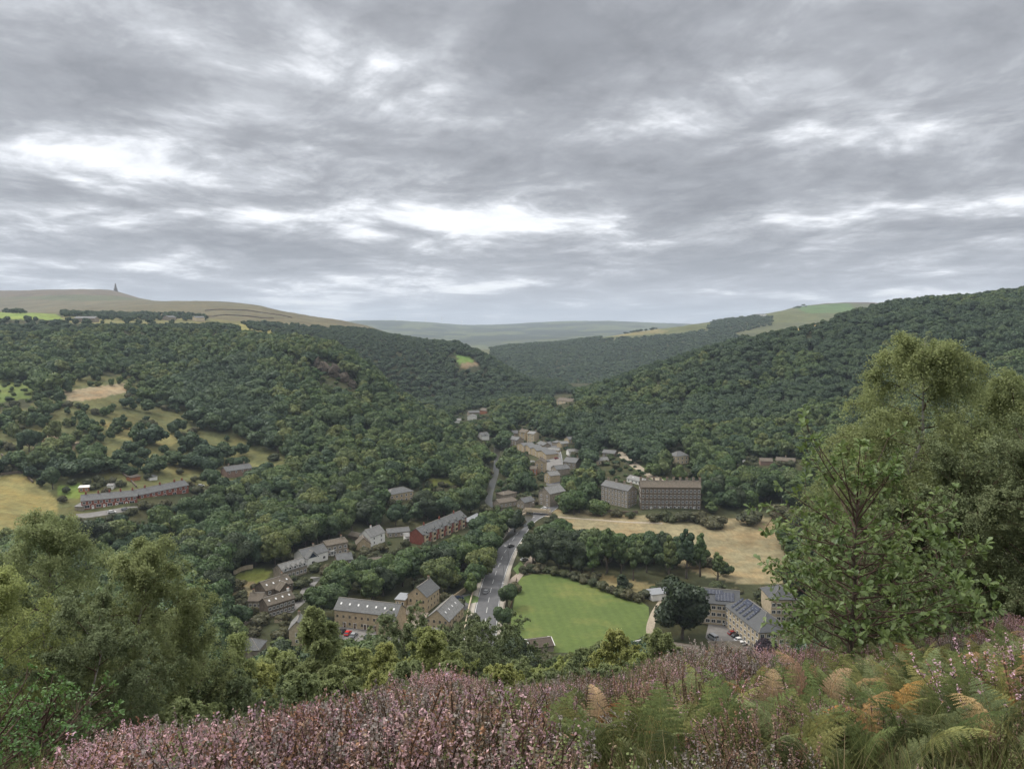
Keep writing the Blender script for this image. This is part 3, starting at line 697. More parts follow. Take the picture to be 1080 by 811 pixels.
# ---------------------------------------------------------------- haze in the valley air
def build_haze():
    b = MB(); b.box(-15200, 15200, -60, 14700, -25, 460)
    m = bpy.data.materials.new('haze'); m.use_nodes = True; t = m.node_tree; t.nodes.clear(); gg = G(t)
    pv = gg.n('ShaderNodeVolumePrincipled', {'Color': (0.74, 0.86, 1.0, 1), 'Density': HAZE, 'Anisotropy': 0.2})
    o = gg.n('ShaderNodeOutputMaterial'); t.links.new(pv.outputs[0], o.inputs['Volume'])
    h = b.build('haze', m); tag(h, 'thin bluish haze filling the air of the valley', 'haze', kind='stuff')
HAZE = 7.5e-5
build_haze()
# ---------------------------------------------------------------- buildings
_WIN = {}
def win_mesh(w, h, frame, cross=True):
    k = (round(w, 2), round(h, 2), frame, cross)
    if k in _WIN: return _WIN[k]
    b = MB(); t = 0.13
    for x0, x1, z0, z1 in ((-w/2-t, w/2+t, h, h+t), (-w/2-t, w/2+t, -t, 0), (-w/2-t, -w/2, 0, h), (w/2, w/2+t, 0, h)): b.box(x0, x1, -0.09, 0.03, z0, z1, 0)
    if cross: b.box(-0.035, 0.035, -0.05, 0.0, 0, h, 0)
    b.box(-w/2, w/2, -0.02, 0.02, 0, h, 1)
    _WIN[k] = b.mesh('window', [M[frame], M['glass']]); return _WIN[k]
_DOOR = {}
def door_mesh(mt):
    if mt not in _DOOR:
        b = MB(); b.box(-.5, .5, -.07, .02, 0, 2.1, 0); b.box(-.62, -.5, -.1, .02, 0, 2.22, 1); b.box(.5, .62, -.1, .02, 0, 2.22, 1); b.box(-.5, .5, -.1, .02, 2.1, 2.22, 1); b.box(-.3, .3, -.085, -.06, 1.3, 1.85, 2)
        _DOOR[mt] = b.mesh('door', [M[mt], M['white_paint'], M['glass']])
    return _DOOR[mt]
def pair_frame(pl, pr, D, ymin=150):
    a = hit(*pl, ymin); c = hit(*pr, ymin); d = Vector((c.x-a.x, c.y-a.y)); L = d.length; ang = math.atan2(d.y, d.x)
    n = Vector((-math.sin(ang), math.cos(ang))); mid = Vector(((a.x+c.x)/2, (a.y+c.y)/2))+n*D/2
    return mid, ang, L, min(a.z, c.z)
def add_roof(par, L, D, H, rise, typ, m, ov=0.35, th=0.2, name='roof', flip=False):
    """ridge along x (gable, hip), along y (gable_front), or a single slope"""
    b = MB()
    if typ == 'gable_front':
        s = rise/(L/2); e = L/2+ov
        for sg in (-1, 1):
            P = [(0, -D/2-ov, H+rise), (0, D/2+ov, H+rise), (sg*e, D/2+ov, H-ov*s), (sg*e, -D/2-ov, H-ov*s)]
            Q = [(x, y, z+th) for x, y, z in P]
            b.solid(P+Q, [(0,1,2,3),(4,7,6,5),(0,4,5,1),(1,5,6,2),(2,6,7,3),(3,7,4,0)] if sg < 0 else [(3,2,1,0),(5,6,7,4),(1,5,4,0),(2,6,5,1),(3,7,6,2),(0,4,7,3)])
        b.box(-.16, .16, -D/2-ov-.02, D/2+ov+.02, H+rise+th-.09, H+rise+th+.1, 1)
    elif typ == 'gable':
        s = rise/(D/2); e = D/2+ov
        for sg in (-1, 1):
            P = [(-L/2-ov, 0, H+rise), (L/2+ov, 0, H+rise), (L/2+ov, sg*e, H-ov*s), (-L/2-ov, sg*e, H-ov*s)]
            Q = [(x, y, z+th) for x, y, z in P]
            b.solid(P+Q, [(0,1,2,3),(4,7,6,5),(0,4,5,1),(1,5,6,2),(2,6,7,3),(3,7,4,0)] if sg > 0 else [(3,2,1,0),(5,6,7,4),(1,5,4,0),(2,6,5,1),(3,7,6,2),(0,4,7,3)])
        b.box(-L/2-ov-.02, L/2+ov+.02, -.16, .16, H+rise+th-.09, H+rise+th+.1, 1)
    elif typ == 'hip':
        X, Y = L/2+ov, D/2+ov; z0, z1 = H+0.02, H+rise+th
        if L >= D: r = [(-(X-Y), 0, z1), (X-Y, 0, z1)]
        else: r = [(0, -(Y-X), z1), (0, Y-X, z1)]
        c = [(-X, -Y, z0+th*.5), (X, -Y, z0+th*.5), (X, Y, z0+th*.5), (-X, Y, z0+th*.5)]; u = [(x, y, z0) for x, y, z in c]
        V = c+u+r
        if L >= D: f = [(0,1,9,8),(1,2,9),(2,3,8,9),(3,0,8)]
        else: f = [(0,1,8),(1,2,9,8),(2,3,9),(3,0,8,9)]
        b.solid(V, f+[(4,5,1,0),(5,6,2,1),(6,7,3,2),(7,4,0,3),(7,6,5,4)])
        b.tube([r[0], r[1]] if (Vector(r[0])-Vector(r[1])).length > .3 else [r[0], (r[0][0]+.3, r[0][1], r[0][2])], .14, 5, 1)
        for q, p in ((0, 0), (1, 1 if L >= D else 0), (2, 1), (3, 0 if L >= D else 1)): b.tube([c[q], r[p]], .12, 5, 1)
    elif typ == 'mono':
        P = [(-L/2-ov, -D/2-ov, H+0.02), (L/2+ov, -D/2-ov, H+0.02), (L/2+ov, D/2+ov, H+rise), (-L/2-ov, D/2+ov, H+rise)]; Q = [(x, y, z+th) for x, y, z in P]
        b.solid(P+Q, [(3,2,1,0),(4,5,6,7),(0,1,5,4),(1,2,6,5),(2,3,7,6),(3,0,4,7)])
    return b.build(name, [M[m], M['ridge_tile']], par)
def add_wall(par, L, D, H, rise, typ, m, name='wall', below=3.0):
    b = MB()
    if typ == 'gable': prof = [(-D/2, -below), (D/2, -below), (D/2, H), (0, H+rise), (-D/2, H)]; n = 5; A = [(-L/2, y, z) for y, z in prof]; B = [(L/2, y, z) for y, z in prof]
    elif typ == 'gable_front': prof = [(-L/2, -below), (L/2, -below), (L/2, H), (0, H+rise), (-L/2, H)]; n = 5; A = [(x, D/2, z) for x, z in prof]; B = [(x, -D/2, z) for x, z in prof]
    else:
        n = 4; hb = H+(rise if typ == 'mono' else 0)
        prof = [(-D/2, -below), (D/2, -below), (D/2, hb), (-D/2, H)]; A = [(-L/2, y, z) for y, z in prof]; B = [(L/2, y, z) for y, z in prof]
    f = [tuple(range(n-1, -1, -1)), tuple(range(n, 2*n))]+[(i, (i+1) % n, n+(i+1) % n, n+i) for i in range(n)]
    b.solid(A+B, f)
    import bmesh
    me = b.mesh(name, [M[m]]); bm = bmesh.new(); bm.from_mesh(me); bmesh.ops.recalc_face_normals(bm, faces=bm.faces[:]); bm.to_mesh(me); bm.free()
    return link(name, me, par)
def put(me, par, x, y, z, rz=0.0, name=None, rx=0.0, ry=0.0):
    o = link(name or me.name, me, par); o.location = (x, y, z); o.rotation_euler = (rx, ry, rz); return o
def face_pos(face, L, D, u):
    """point along a face (u from -0.5 to 0.5) with its turn"""
    return {'front': (u*L, -D/2, 0.0), 'back': (-u*L, D/2, math.pi), 'left': (-L/2, -u*D, -math.pi/2), 'right': (L/2, u*D, math.pi/2)}[face]
def windows(par, L, D, rows, frame='white_paint'):
    for face, z, n, w, h in rows:
        wm = win_mesh(w, h, frame, w > 0.8)
        for i in range(n):
            x, y, r = face_pos(face, L, D, (i+0.5)/n-0.5); put(wm, par, x, y, z, r, 'window')
def chimney(roof, x, y, z0, h, m='grey_stone', w=0.9, d=0.55, pots=2):
    b = MB(); b.box(x-w/2, x+w/2, y-d/2, y+d/2, z0-1.0, z0+h, 0); b.box(x-w/2-.07, x+w/2+.07, y-d/2-.07, y+d/2+.07, z0+h, z0+h+.15, 0)
    for i in range(pots):
        q = x+(i+.5)/pots*w-w/2; b.tube([(q, y, z0+h+.1), (q, y, z0+h+.6)], [.14, .11], 6, 1)
    return b.build('chimney', [M[m], M['orange_brick']], roof)
def house(name, pl, pr, D, H, rise, typ, wm, rm, label, cat='house', group=None, rows=(), chim=(), chm='grey_stone', sky=0, doors=(), frame='white_paint', dorm=0, ymin=150, lift=0.0, dm='brown_paint', sill=None):
    mid, ang, L, z = pair_frame(pl, pr, D, ymin)
    r = empty(name, (mid.x, mid.y, z+lift), ang); tag(r, label, cat, group)
    if L > 60 or L < 4.5: print('CHECK', name, label, round(L,1), round(mid.y))
    add_wall(r, L, D, H, rise, typ, wm)
    rf = add_roof(r, L, D, H, rise, typ, rm)
    windows(r, L, D, rows, frame)
    for u in chim:
        if typ == 'gable_front': chimney(rf, 0, u*D, H+rise, 1.3, chm)
        else: chimney(rf, u*L, 0, H+rise, 1.9 if H > 10 else 1.3, chm, w=1.5 if H > 10 else .9)
    if sky and typ == 'gable':
        s = math.atan2(rise, D/2); b = MB(); b.box(-.38, .38, -.5, .5, 0, .1, 0); b.box(-.3, .3, -.42, .42, .1, .115, 1); me = b.mesh('skylight', [M['metal_grey'], M['white_paint']])
        for i in range(sky): put(me, r, ((i+.5)/sky-.5)*L, -D/4, H+rise/2+.2, 0, 'skylight', rx=s)
    if dorm:
        b = MB(); w, dd, hh = 1.7, 2.6, 1.5
        b.box(-w/2, w/2, 0, dd, 0, hh, 0)
        b.solid([(-w/2, 0, hh), (w/2, 0, hh), (0, 0, hh+1.1), (-w/2, dd, hh), (w/2, dd, hh), (0, dd, hh+1.1)], [(0,1,2),(5,4,3),(0,3,4,1),(1,4,5,2),(2,5,3,0)], 0)
        for sg in (-1, 1):
            P = [(0, -.25, hh+1.15), (0, dd, hh+1.15), (sg*(w/2+.25), dd, hh-.25), (sg*(w/2+.25), -.25, hh-.25)]; Q = [(x, y, z+.12) for x, y, z in P]
            b.solid(P+Q, [(0,1,2,3),(4,7,6,5),(0,4,5,1),(1,5,6,2),(2,6,7,3),(3,7,4,0)], 1)
        b.box(-.55, .55, -.03, .05, .25, 1.35, 2)
        me = b.mesh('dormer', [M['white_render'], M[rm], M['glass']])
        for i in range(dorm): put(me, r, ((i+.5)/dorm-.5)*L, -D/2+.15, H-.35, 0, 'dormer')
    for f, u in doors:
        x, y, q = face_pos(f, L, D, u); put(door_mesh(dm), r, x, y, 0.05, q, 'door')
    HAND.append((mid.x, mid.y, min(max(L, D)*0.5+1, 30)))
    return r, L, D
W_ = lambda n, zs, w=1.0, h=1.2, f='front': [(f, z, n, w, h) for z in zs]
def village():
    r, L, D = house('brick_cottages', (86, 538), (145, 530), 9, 5.2, 2.6, 'gable', 'red_brick', 'slate', 'left-hand red-brick cottage terrace with slate roof and white bay windows', 'terrace', rows=W_(10, (3.3,), 1.3, 1.2)+W_(5, (1.0,), 2.4, 1.5)+[('left', 3.2, 1, 1, 1.2)], chim=(-.42, -.2, 0, .2, .42), chm='red_brick', doors=[('front', -.3), ('front', -.1), ('front', .12), ('front', .3)], ymin=300, dm='white_paint')
    house('brick_cottages', (147, 526), (199, 520), 9, 5.2, 2.6, 'gable', 'red_brick', 'slate', 'right-hand red-brick cottage terrace half hidden by dark trees', 'terrace', rows=W_(9, (3.3,), 1.3, 1.2)+W_(5, (1.0,), 2.2, 1.4), chim=(-.3, 0, .3, .46), chm='red_brick', ymin=300)
    house('lean_to_shed', (79, 538), (87, 539), 5, 2.4, 1.0, 'mono', 'grey_stone', 'pale_slate', 'small grey-roofed lean-to at the left end of the brick cottages', 'shed', ymin=300)
    house('garden_shed', (83, 519), (94, 518), 4, 2.6, .5, 'mono', 'orange_brick', 'white_paint', 'reddish garden shed with flat white roof behind the cottages', 'shed', ymin=300, rows=[('front', .8, 2, 1.2, 1.1)])
    house('garden_shed', (113, 516), (119, 516), 4, 2.2, .9, 'gable', 'white_render', 'pale_slate', 'little white garden shed behind the left brick cottages', 'shed', ymin=300)
    house('garden_shed', (138, 508), (148, 506), 4, 2.4, .7, 'gable', 'orange_brick', 'brown_felt', 'brown shed above the gap between the two brick terraces', 'shed', ymin=300)
    house('garden_shed', (158, 507), (166, 506), 4, 2.4, .5, 'mono', 'white_render', 'dark_slate', 'pale open-fronted shed uphill of the right brick terrace', 'shed', ymin=300)
    house('cottage', (239, 504), (266, 500), 9, 4.6, 2.6, 'gable', 'pinkish_brick', 'slate', 'pinkish cottage with grey roof alone among trees on the left slope', chim=(-.3, .3), ymin=300, rows=W_(4, (2.8,)))
    house('stone_house', (411, 529), (436, 527), 10, 6, 2.8, 'hip', 'buff_stone', 'slate', 'detached buff stone house with hipped grey roof among the riverside trees', rows=W_(5, (3.6, .8), 1.3, 1.3)+W_(2, (3.6, .8), 1.1, 1.3, 'right'), ymin=300)
    # houses left of the cottages
    r, L, D = house('white_house', (321, 597), (346, 590), 9, 4.6, 2.8, 'gable', 'white_render', 'slate', 'white house with a dark navy gable and grey slate roof', rows=W_(3, (1.2,), 1.4, 1.3)+W_(2, (1, 3.2), 1, 1.2, 'right'), chim=(.1,))
    g1 = add_wall(r, 6.0, 3.0, 4.4, 3.0, 'gable_front', 'white_render', 'gable'); g1.location = (-L/2+3.2, -D/2-1.5, 0)
    g2 = add_roof(r, 6.0, 3.0, 4.4, 3.0, 'gable_front', 'slate', name='gable_roof'); g2.location = (-L/2+3.2, -D/2-1.5, 0)
    b = MB(); b.solid([(-2.4, -.06, 4.4), (2.4, -.06, 4.4), (0, -.06, 6.9), (-2.4, 0, 4.4), (2.4, 0, 4.4), (0, 0, 6.9)], [(0,1,2),(5,4,3),(0,3,4,1),(1,4,5,2),(2,5,3,0)]); o = b.build('gable_cladding', M['navy_boards'], r); o.location = (-L/2+3.2, -D/2-3.0, 0)
    put(win_mesh(1.6, 1.3, 'white_paint'), r, -L/2+3.2, -D/2-3.0, 1.2, 0, 'window')
    house('grey_terrace', (299, 612), (324, 604), 8, 4.2, 2.6, 'gable', 'grey_stone', 'pale_slate', 'low terrace with pale slate roof and dark dormers below the white house', 'terrace', rows=W_(6, (1.0,), 1.2, 1.3), dorm=5, ymin=150)
    house('brown_roofed_house', (345, 587), (367, 583), 9, 6.0, 1.4, 'gable', 'grey_stone', 'brown_slate', 'stone house with shallow brown roof and white conservatory', rows=W_(4, (.8, 3.4), 1.2, 1.2)+W_(2, (3.4,), 1, 1.2, 'right'), chim=(.35,))
    house('conservatory', (340, 587), (352, 586), 4, 2.6, .8, 'mono', 'white_render', 'white_paint', 'white-roofed conservatory against the brown-roofed stone house', rows=W_(4, (.8,), 1.1, 1.4))
    house('gabled_cottage', (391, 577), (406, 571), 8, 5.6, 3.4, 'gable', 'white_render', 'pale_slate', 'white-gabled cottage with a tall chimney left of the red brick terrace', rows=W_(2, (1.2, 3.6))+W_(1, (1, 3.4), 1, 1.3, 'right'), chim=(-.1,), chm='white_render')
    house('stone_annex', (376, 580), (391, 579), 7, 3.0, 3.4, 'gable_front', 'buff_stone', 'brown_slate', 'low buff annex with brown roof beside the white-gabled cottage', rows=W_(1, (1,)))
    house('long_shed', (367, 567), (384, 572), 6, 2.4, 1.2, 'gable', 'dark_stone', 'brown_slate', 'long dark outbuilding behind the white-gabled cottage', 'outbuilding')
    house('long_outbuilding', (409, 567), (432, 565), 7, 2.8, 1.6, 'gable', 'grey_stone', 'slate', 'long low grey-roofed outbuilding joining the left end of the brick terrace', 'outbuilding', rows=W_(4, (.9,)))
    r, L, D = house('red_terrace', (446, 575), (492, 555), 9, 6.0, 3.0, 'gable', 'red_brick', 'slate', 'red-brick terrace with pale gabled dormers and a bare brick end wall', 'terrace', rows=W_(12, (3.8,), 1.1, 1.4)+W_(6, (.8,), 2.0, 1.7), dorm=6, chim=(-.34, 0, .34), chm='red_brick', doors=[('front', u/6-.5+.02) for u in range(1, 6)])
    b = MB(); b.box(-1.3, 1.3, -1.1, 0, -1.5, 5.4, 0); b.solid([(-1.45, -1.25, 5.4), (1.45, -1.25, 5.4), (1.45, 0, 5.4), (-1.45, 0, 5.4), (-.9, 0, 6.1), (.9, 0, 6.1)], [(3,2,1,0), (0,1,5,4), (1,2,5), (3,0,4), (2,3,4,5)], 1); b.box(-1.05, 1.05, -1.13, -1.09, .9, 2.3, 2); b.box(-1.05, 1.05, -1.13, -1.09, 3.6, 4.9, 2)
    me = b.mesh('bay_window', [M['cream_render'], M['slate'], M['glass']])
    for i in range(6): put(me, r, ((i+.35)/6-.5)*L, -D/2, 0, 0, 'bay_window')
    house('porch_house', (428, 572), (437, 571), 5, 3.0, 1.0, 'mono', 'white_render', 'pale_slate', 'small white lean-to against the brick end wall of the red terrace', 'outbuilding', rows=W_(2, (.9,), 1.2, 1.2))
    house('bungalow', (383, 601), (410, 597), 8, 2.4, 1.8, 'hip', 'grey_stone', 'brown_slate', 'brown-roofed bungalow half sunk in trees below the white-gabled cottage', 'bungalow')
    r, L, D = house('dark_farmhouse', (281, 634), (309, 625), 9, 4.8, 2.8, 'gable', 'dark_stone', 'brown_slate', 'dark stone farmhouse with cross gable and roof lights in the lower-left hamlet', rows=W_(4, (.8, 2.9), 1.1, 1.1), chim=(.3,), sky=4)
    g1 = add_wall(r, 6.0, 4.0, 4.6, 2.6, 'gable_front', 'dark_stone', 'gable'); g1.location = (0.5, -D/2-2.0, 0)
    g2 = add_roof(r, 6.0, 4.0, 4.6, 2.6, 'gable_front', 'brown_slate', name='gable_roof'); g2.location = (0.5, -D/2-2.0, 0)
    put(win_mesh(1.4, 1.3, 'white_paint'), r, .5, -D/2-4.0, 1.0, 0, 'window')
    house('conservatory', (276, 640), (287, 639), 4, 2.2, .6, 'mono', 'white_render', 'white_paint', 'white lean-to conservatory on the lawn side of the dark farmhouse')
    house('stone_row', (283, 652), (311, 643), 7, 5.4, 2.2, 'gable', 'dark_stone', 'brown_slate', 'dark stone row with brown roof and white windows in the lower-left hamlet', 'terrace', rows=W_(7, (.7, 3.2), 1.0, 1.1), chim=(.42,), chm='white_render', sky=4)
    house('end_house', (305, 681), (322, 680), 8, 6.4, 3.0, 'gable_front', 'pale_stone', 'pale_slate', 'tall narrow house with pale slate roof left of the nearest birch', rows=W_(1, (1, 3.6))+W_(3, (3.6,), 1, 1.2, 'left'), chim=(.3,))
    house('slate_barn', (248, 694), (273, 694), 8, 3.0, 2.8, 'hip', 'grey_stone', 'slate', 'lone grey slate roof seen over yellow-green bushes at lower left', 'barn')
    # the courtyard group by the junction
    r, L, D = house('stone_cottages', (353, 660), (418, 668), 9, 7.0, 3.2, 'gable', 'buff_stone', 'slate', 'long buff stone cottage row with slate roof and roof lights above parked cars', 'terrace', rows=W_(10, (3.9,), .9, 1.1)+W_(10, (1.0,), .9, 1.2), sky=7, doors=[('front', u/6-.5) for u in range(1, 6)], frame='pale_stone')
    g1 = add_wall(r, 7.0, 3.2, 6.2, 2.6, 'gable_front', 'buff_stone', 'gable'); g1.location = (L/2-3.6, -D/2-1.6, 0)
    g2 = add_roof(r, 7.0, 3.2, 6.2, 2.6, 'gable_front', 'slate', name='gable_roof'); g2.location = (L/2-3.6, -D/2-1.6, 0)
    put(win_mesh(1.0, 1.2, 'pale_stone'), r, L/2-3.6, -D/2-3.2, 3.8, 0, 'window'); put(win_mesh(1.0, 1.2, 'pale_stone'), r, L/2-5.2, -D/2-3.2, 1.0, 0, 'window'); put(win_mesh(1.0, 1.2, 'pale_stone'), r, L/2-2.2, -D/2-3.2, 1.0, 0, 'window')
    house('gabled_house', (430, 643), (450, 646), 12, 6.8, 3.6, 'gable_front', 'buff_stone', 'slate', 'tall buff stone house with its gable end facing the courtyard', rows=W_(3, (1.0, 3.8), .9, 1.3)+W_(1, (7.2,), .8, 1.0)+W_(4, (1.2, 4.0), .9, 1.2, 'right'), chim=(.4,), frame='pale_stone')
    r, L, D = house('slate_roofed_house', (449, 664), (473, 667), 17, 4.6, 4.0, 'gable_front', 'buff_stone', 'pale_slate', 'broad stone house with big pale slate roof beside the road junction', rows=W_(4, (1.0, 3.3), .9, 1.2)+W_(5, (1.2, 3.0), .9, 1.2, 'right'), frame='pale_stone')
    s = math.atan2(4.0, L/2); b = MB(); b.box(-.5, .5, -.4, .4, 0, .1, 0); b.box(-.42, .42, -.32, .32, .1, .115, 1); me = b.mesh('skylight', [M['metal_grey'], M['white_paint']])
    for i in range(4): put(me, r, L/4, (i-1.5)*3.6, 4.6+2.0+.2, 0, 'skylight', ry=s)
    house('low_workshop', (436, 679), (463, 679), 8, 2.6, 1.9, 'gable', 'grey_stone', 'pale_slate', 'low pale-slated workshop in front of the big slate-roofed house', 'outbuilding')
    house('link_block', (417, 644), (427, 645), 6, 5.0, .6, 'mono', 'buff_stone', 'metal_grey', 'small buff block with light grey lean-to roof between cottages and gabled house', 'outbuilding', rows=W_(2, (3,), .8, 1.0))
    house('boundary_lodge', (428, 655), (433, 655), 7, 2.6, 1.2, 'mono', 'buff_stone', 'brown_slate', 'low brown-roofed store at the right end of the stone cottage row', 'outbuilding')
    # field hut
    r, L, D = house('field_hut', (560, 690), (584, 687), 8, 2.4, 1.5, 'gable', 'grey_stone', 'brown_felt', 'brown-felt hut with white barge boards at the bottom edge of the pitch', 'hut')
    for sx in (-1, 1):
        b = MB()
        for sg in (-1, 1):
            s = 1.5/(D/2); P = [(sx*(L/2+.36), 0, 3.9), (sx*(L/2+.36), sg*(D/2+.4), 3.9-s*(D/2+.4))]
            b.tube([(P[0][0], P[0][1], P[0][2]+.14), (P[1][0], P[1][1], P[1][2]+.14)], .17, 4)
        b.build('barge_board', M['white_paint'], r)
    # right: apartments
    r = empty('apartment_building', hit(800, 668), 0.0); tag(r, 'large buff stone apartment block with dark hipped roofs and solar panels', 'apartments')
    HAND.append((r.location.x, r.location.y, 24))
    def wing(pl, pr, D, H, rise, typ, rows, side='front'):
        mid, ang, L, z = pair_frame(pl, pr, D)
        q = [add_wall(r, L, D, H, rise, typ, 'pale_stone'), add_roof(r, L, D, H, rise, typ, 'dark_slate', ov=.5)]
        ws = []
        for face, zz, n, w, h in rows:
            wm = win_mesh(w, h, 'white_paint', True)
            for i in range(n):
                x, y, rr = face_pos(face, L, D, (i+.5)/n-.5); ws.append(put(wm, r, x, y, zz, rr, 'window'))
        Mx = Matrix.Translation((mid.x-r.location.x, mid.y-r.location.y, z-r.location.z)) @ Matrix.Rotation(ang, 4, 'Z')
        for o in q+ws: o.matrix_local = Mx @ Matrix.Translation(o.location) @ o.rotation_euler.to_matrix().to_4x4()
        return Mx, L, D, H, rise
    Mx, L, D, H, rise = wing((726, 656), (779, 661), 12, 9.0, 3.8, 'gable', W_(9, (.9, 3.7, 6.5), 1.5, 1.3))
    def panel(Mx, x, y, z, w, d, rx=0.0, ry=0.0):
        b = MB(); b.box(-w/2, w/2, -d/2, d/2, 0, .08, 0)
        for i in range(1, max(2, int(w/1.1))): b.box(-w/2+i*w/int(w/1.1)-.03, -w/2+i*w/int(w/1.1)+.03, -d/2, d/2, .08, .09, 1)
        o = b.build('solar_panel', [M['solar'], M['metal_grey']], r); o.matrix_local = Mx @ Matrix.Translation((x, y, z)) @ Euler((rx, ry, 0)).to_matrix().to_4x4()
    s = math.atan2(rise, D/2); panel(Mx, L*.22, -D/4-.4, H+rise/2+.15, 7.5, 4.2, rx=s); panel(Mx, L*.02, -D/4+1.2, H+rise/2+.95+.3, 6.5, 2.0, rx=s)
    Mx, L, D, H, rise = wing((800, 690), (834, 687), 27, 8.2, 4.6, 'hip', W_(5, (.9, 3.6, 6.2), 1.4, 1.3)+W_(9, (.9, 3.6, 6.2), 1.3, 1.3, 'left')+W_(9, (.9, 3.6, 6.2), 1.3, 1.3, 'right'))
    s = math.atan2(rise+.2, L/2+.5)
    for k in range(5): panel(Mx, -L*.27, -3.2+k*3.1, H+rise*.5+.38, 6.0, 1.3, ry=-s)
    for k in range(2): panel(Mx, -L*.10, -1.0+k*6.0, H+rise*.82+.38, 2.4, 4.6, ry=-s)
    wing((813, 656), (840, 656), 13, 9.5, 3.6, 'hip', W_(5, (.9, 3.7, 6.6), 1.4, 1.3))
    b = MB(); 
    house('flat_roofed_lodge', (688, 634), (714, 631), 6, 2.8, .4, 'mono', 'white_render', 'metal_grey', 'low white lodge with light grey roof behind the great dark tree', 'outbuilding')
    house('dark_roofed_lodge', (756, 700), (790, 700), 12, 3.0, 2.6, 'hip', 'buff_stone', 'brown_slate', 'dark brown hipped roof rising just above the heather below the car park', 'house')
    house('brown_store', (700, 693), (735, 698), 8, 2.6, 1.0, 'gable', 'grey_stone', 'brown_slate', 'long brown-roofed store beside the purple heather mound', 'outbuilding')
    # tall terraces on the right
    house('tall_terrace', (676, 538), (739, 537), 11, 15.0, 3.2, 'gable', 'dark_stone', 'brown_slate', 'tall blackened four-storey stone terrace with many chimneys', 'terrace', rows=W_(15, (1.2, 4.6, 8.2, 11.6), 1.15, 1.7)+W_(2, (4.6, 8.2, 11.6), 1.1, 1.6, 'left'), chim=[i/9-.49 for i in range(10)], doors=[('front', i/7-.5+.03) for i in range(1, 7)], ymin=300, dm='white_paint')
    house('four_storey_house', (634, 530), (662, 536), 9, 12.0, 2.8, 'gable', 'grey_stone', 'slate', 'four-storey buff and grey stone houses left of the tall terrace', 'terrace', rows=W_(8, (1.2, 4, 6.8, 9.4), 1.05, 1.5)+W_(3, (1.2, 4.2, 7.2, 9.8), 1, 1.3, 'right'), chim=(-.4, -.1, .2, .45), ymin=300)
    house('long_bungalow', (661, 508), (690, 516), 7, 2.8, 1.8, 'gable', 'white_render', 'pale_slate', 'long low pale-roofed building beside the bright green verge', 'bungalow', rows=W_(7, (.9,), 1.6, 1.1), sky=3, ymin=300)
    house('lane_house', (635, 483), (648, 482), 8, 4.6, 2.0, 'gable', 'grey_stone', 'slate', 'grey-roofed house at the top of the hillside lane', rows=W_(3, (.8, 2.8)), ymin=300)
    house('lane_cottage', (629, 491), (642, 487), 6, 3.8, 2.0, 'gable', 'cream_render', 'pale_slate', 'cream cottage just below the grey-roofed lane house', rows=W_(2, (1.4,)), ymin=300)
    house('villa', (713, 490), (726, 489), 9, 6.5, 3.0, 'hip', 'cream_render', 'slate', 'cream villa with grey hipped roof half buried in the right-hand wood', rows=W_(3, (.9, 3.9), 1.1, 1.5)+W_(2, (3.9,), 1.1, 1.5, 'left'), ymin=300)
    house('hillside_cottage', (802, 491), (815, 490), 8, 3.6, 1.8, 'gable', 'pinkish_brick', 'brown_slate', 'left brown-roofed cottage in the line of roofs along the right-hand wood', ymin=300)
    house('hillside_cottage', (818, 490), (838, 489), 8, 3.6, 1.8, 'gable', 'pinkish_brick', 'brown_slate', 'longer brown-roofed cottage at the right of the roofs along the right-hand wood', chim=(0,), ymin=300)
    house('hillside_shed', (776, 489), (786, 487), 6, 3, 1.2, 'gable', 'white_render', 'pale_slate', 'pale-roofed shed left of the brown roofs in the right-hand wood', 'shed', ymin=300)
    # the village street
    house('street_house', (568, 532), (580, 535), 15, 9.0, 3.6, 'gable_front', 'grey_stone', 'pale_slate', 'tall narrow stone house standing alone on the left of the bridge road', rows=W_(2, (1, 3.8, 6.4))+W_(5, (1, 3.8, 6.4), 1, 1.3, 'left'), ymin=300)
    house('stone_tower_house', (564, 499), (574, 499), 10, 9.0, 2.6, 'gable_front', 'buff_stone', 'brown_slate', 'tall buff stone house above the small orange-brick annex', rows=W_(2, (1, 3.8, 6.4)), chim=(-.1,), ymin=300)
    house('brick_annex', (559, 501), (566, 501), 6, 5.0, 1.8, 'gable', 'orange_brick', 'brown_slate', 'small orange-brick annex at the foot of the tall buff house', rows=W_(2, (.9, 3)), ymin=300)
    house('white_outhouse', (557, 491), (563, 491), 5, 3.0, 1.0, 'gable', 'white_render', 'pale_slate', 'white outhouse to the left of the tall buff house', 'outbuilding', ymin=300)
    house('mill_house', (594, 495), (607, 495), 11, 6.5, 3.0, 'gable', 'grey_stone', 'slate', 'dark stone house with grey roof on the right of the car park', rows=W_(3, (1, 3.8)), chim=(-.4, .4), ymin=300)
    house('mill_annex', (600, 481), (611, 480), 8, 4.0, 1.6, 'gable', 'white_render', 'pale_slate', 'whitish annex just behind the dark stone house by the car park', ymin=300)
    house('corner_house', (592, 472), (600, 470), 7, 3.4, 1.6, 'gable', 'buff_stone', 'pale_slate', 'pale cottage at the top right corner of the village', rows=W_(2, (1,)), ymin=300)
    house('corner_house', (577, 478), (589, 477), 7, 3.4, 1.4, 'gable', 'cream_render', 'pale_slate', 'low cream cottage at the top of the village car park', rows=W_(3, (1,)), ymin=300)
    house('corner_house', (582, 470), (591, 470), 7, 3.6, 1.4, 'hip', 'grey_stone', 'slate', 'grey cottage above the top of the village car park', ymin=300)
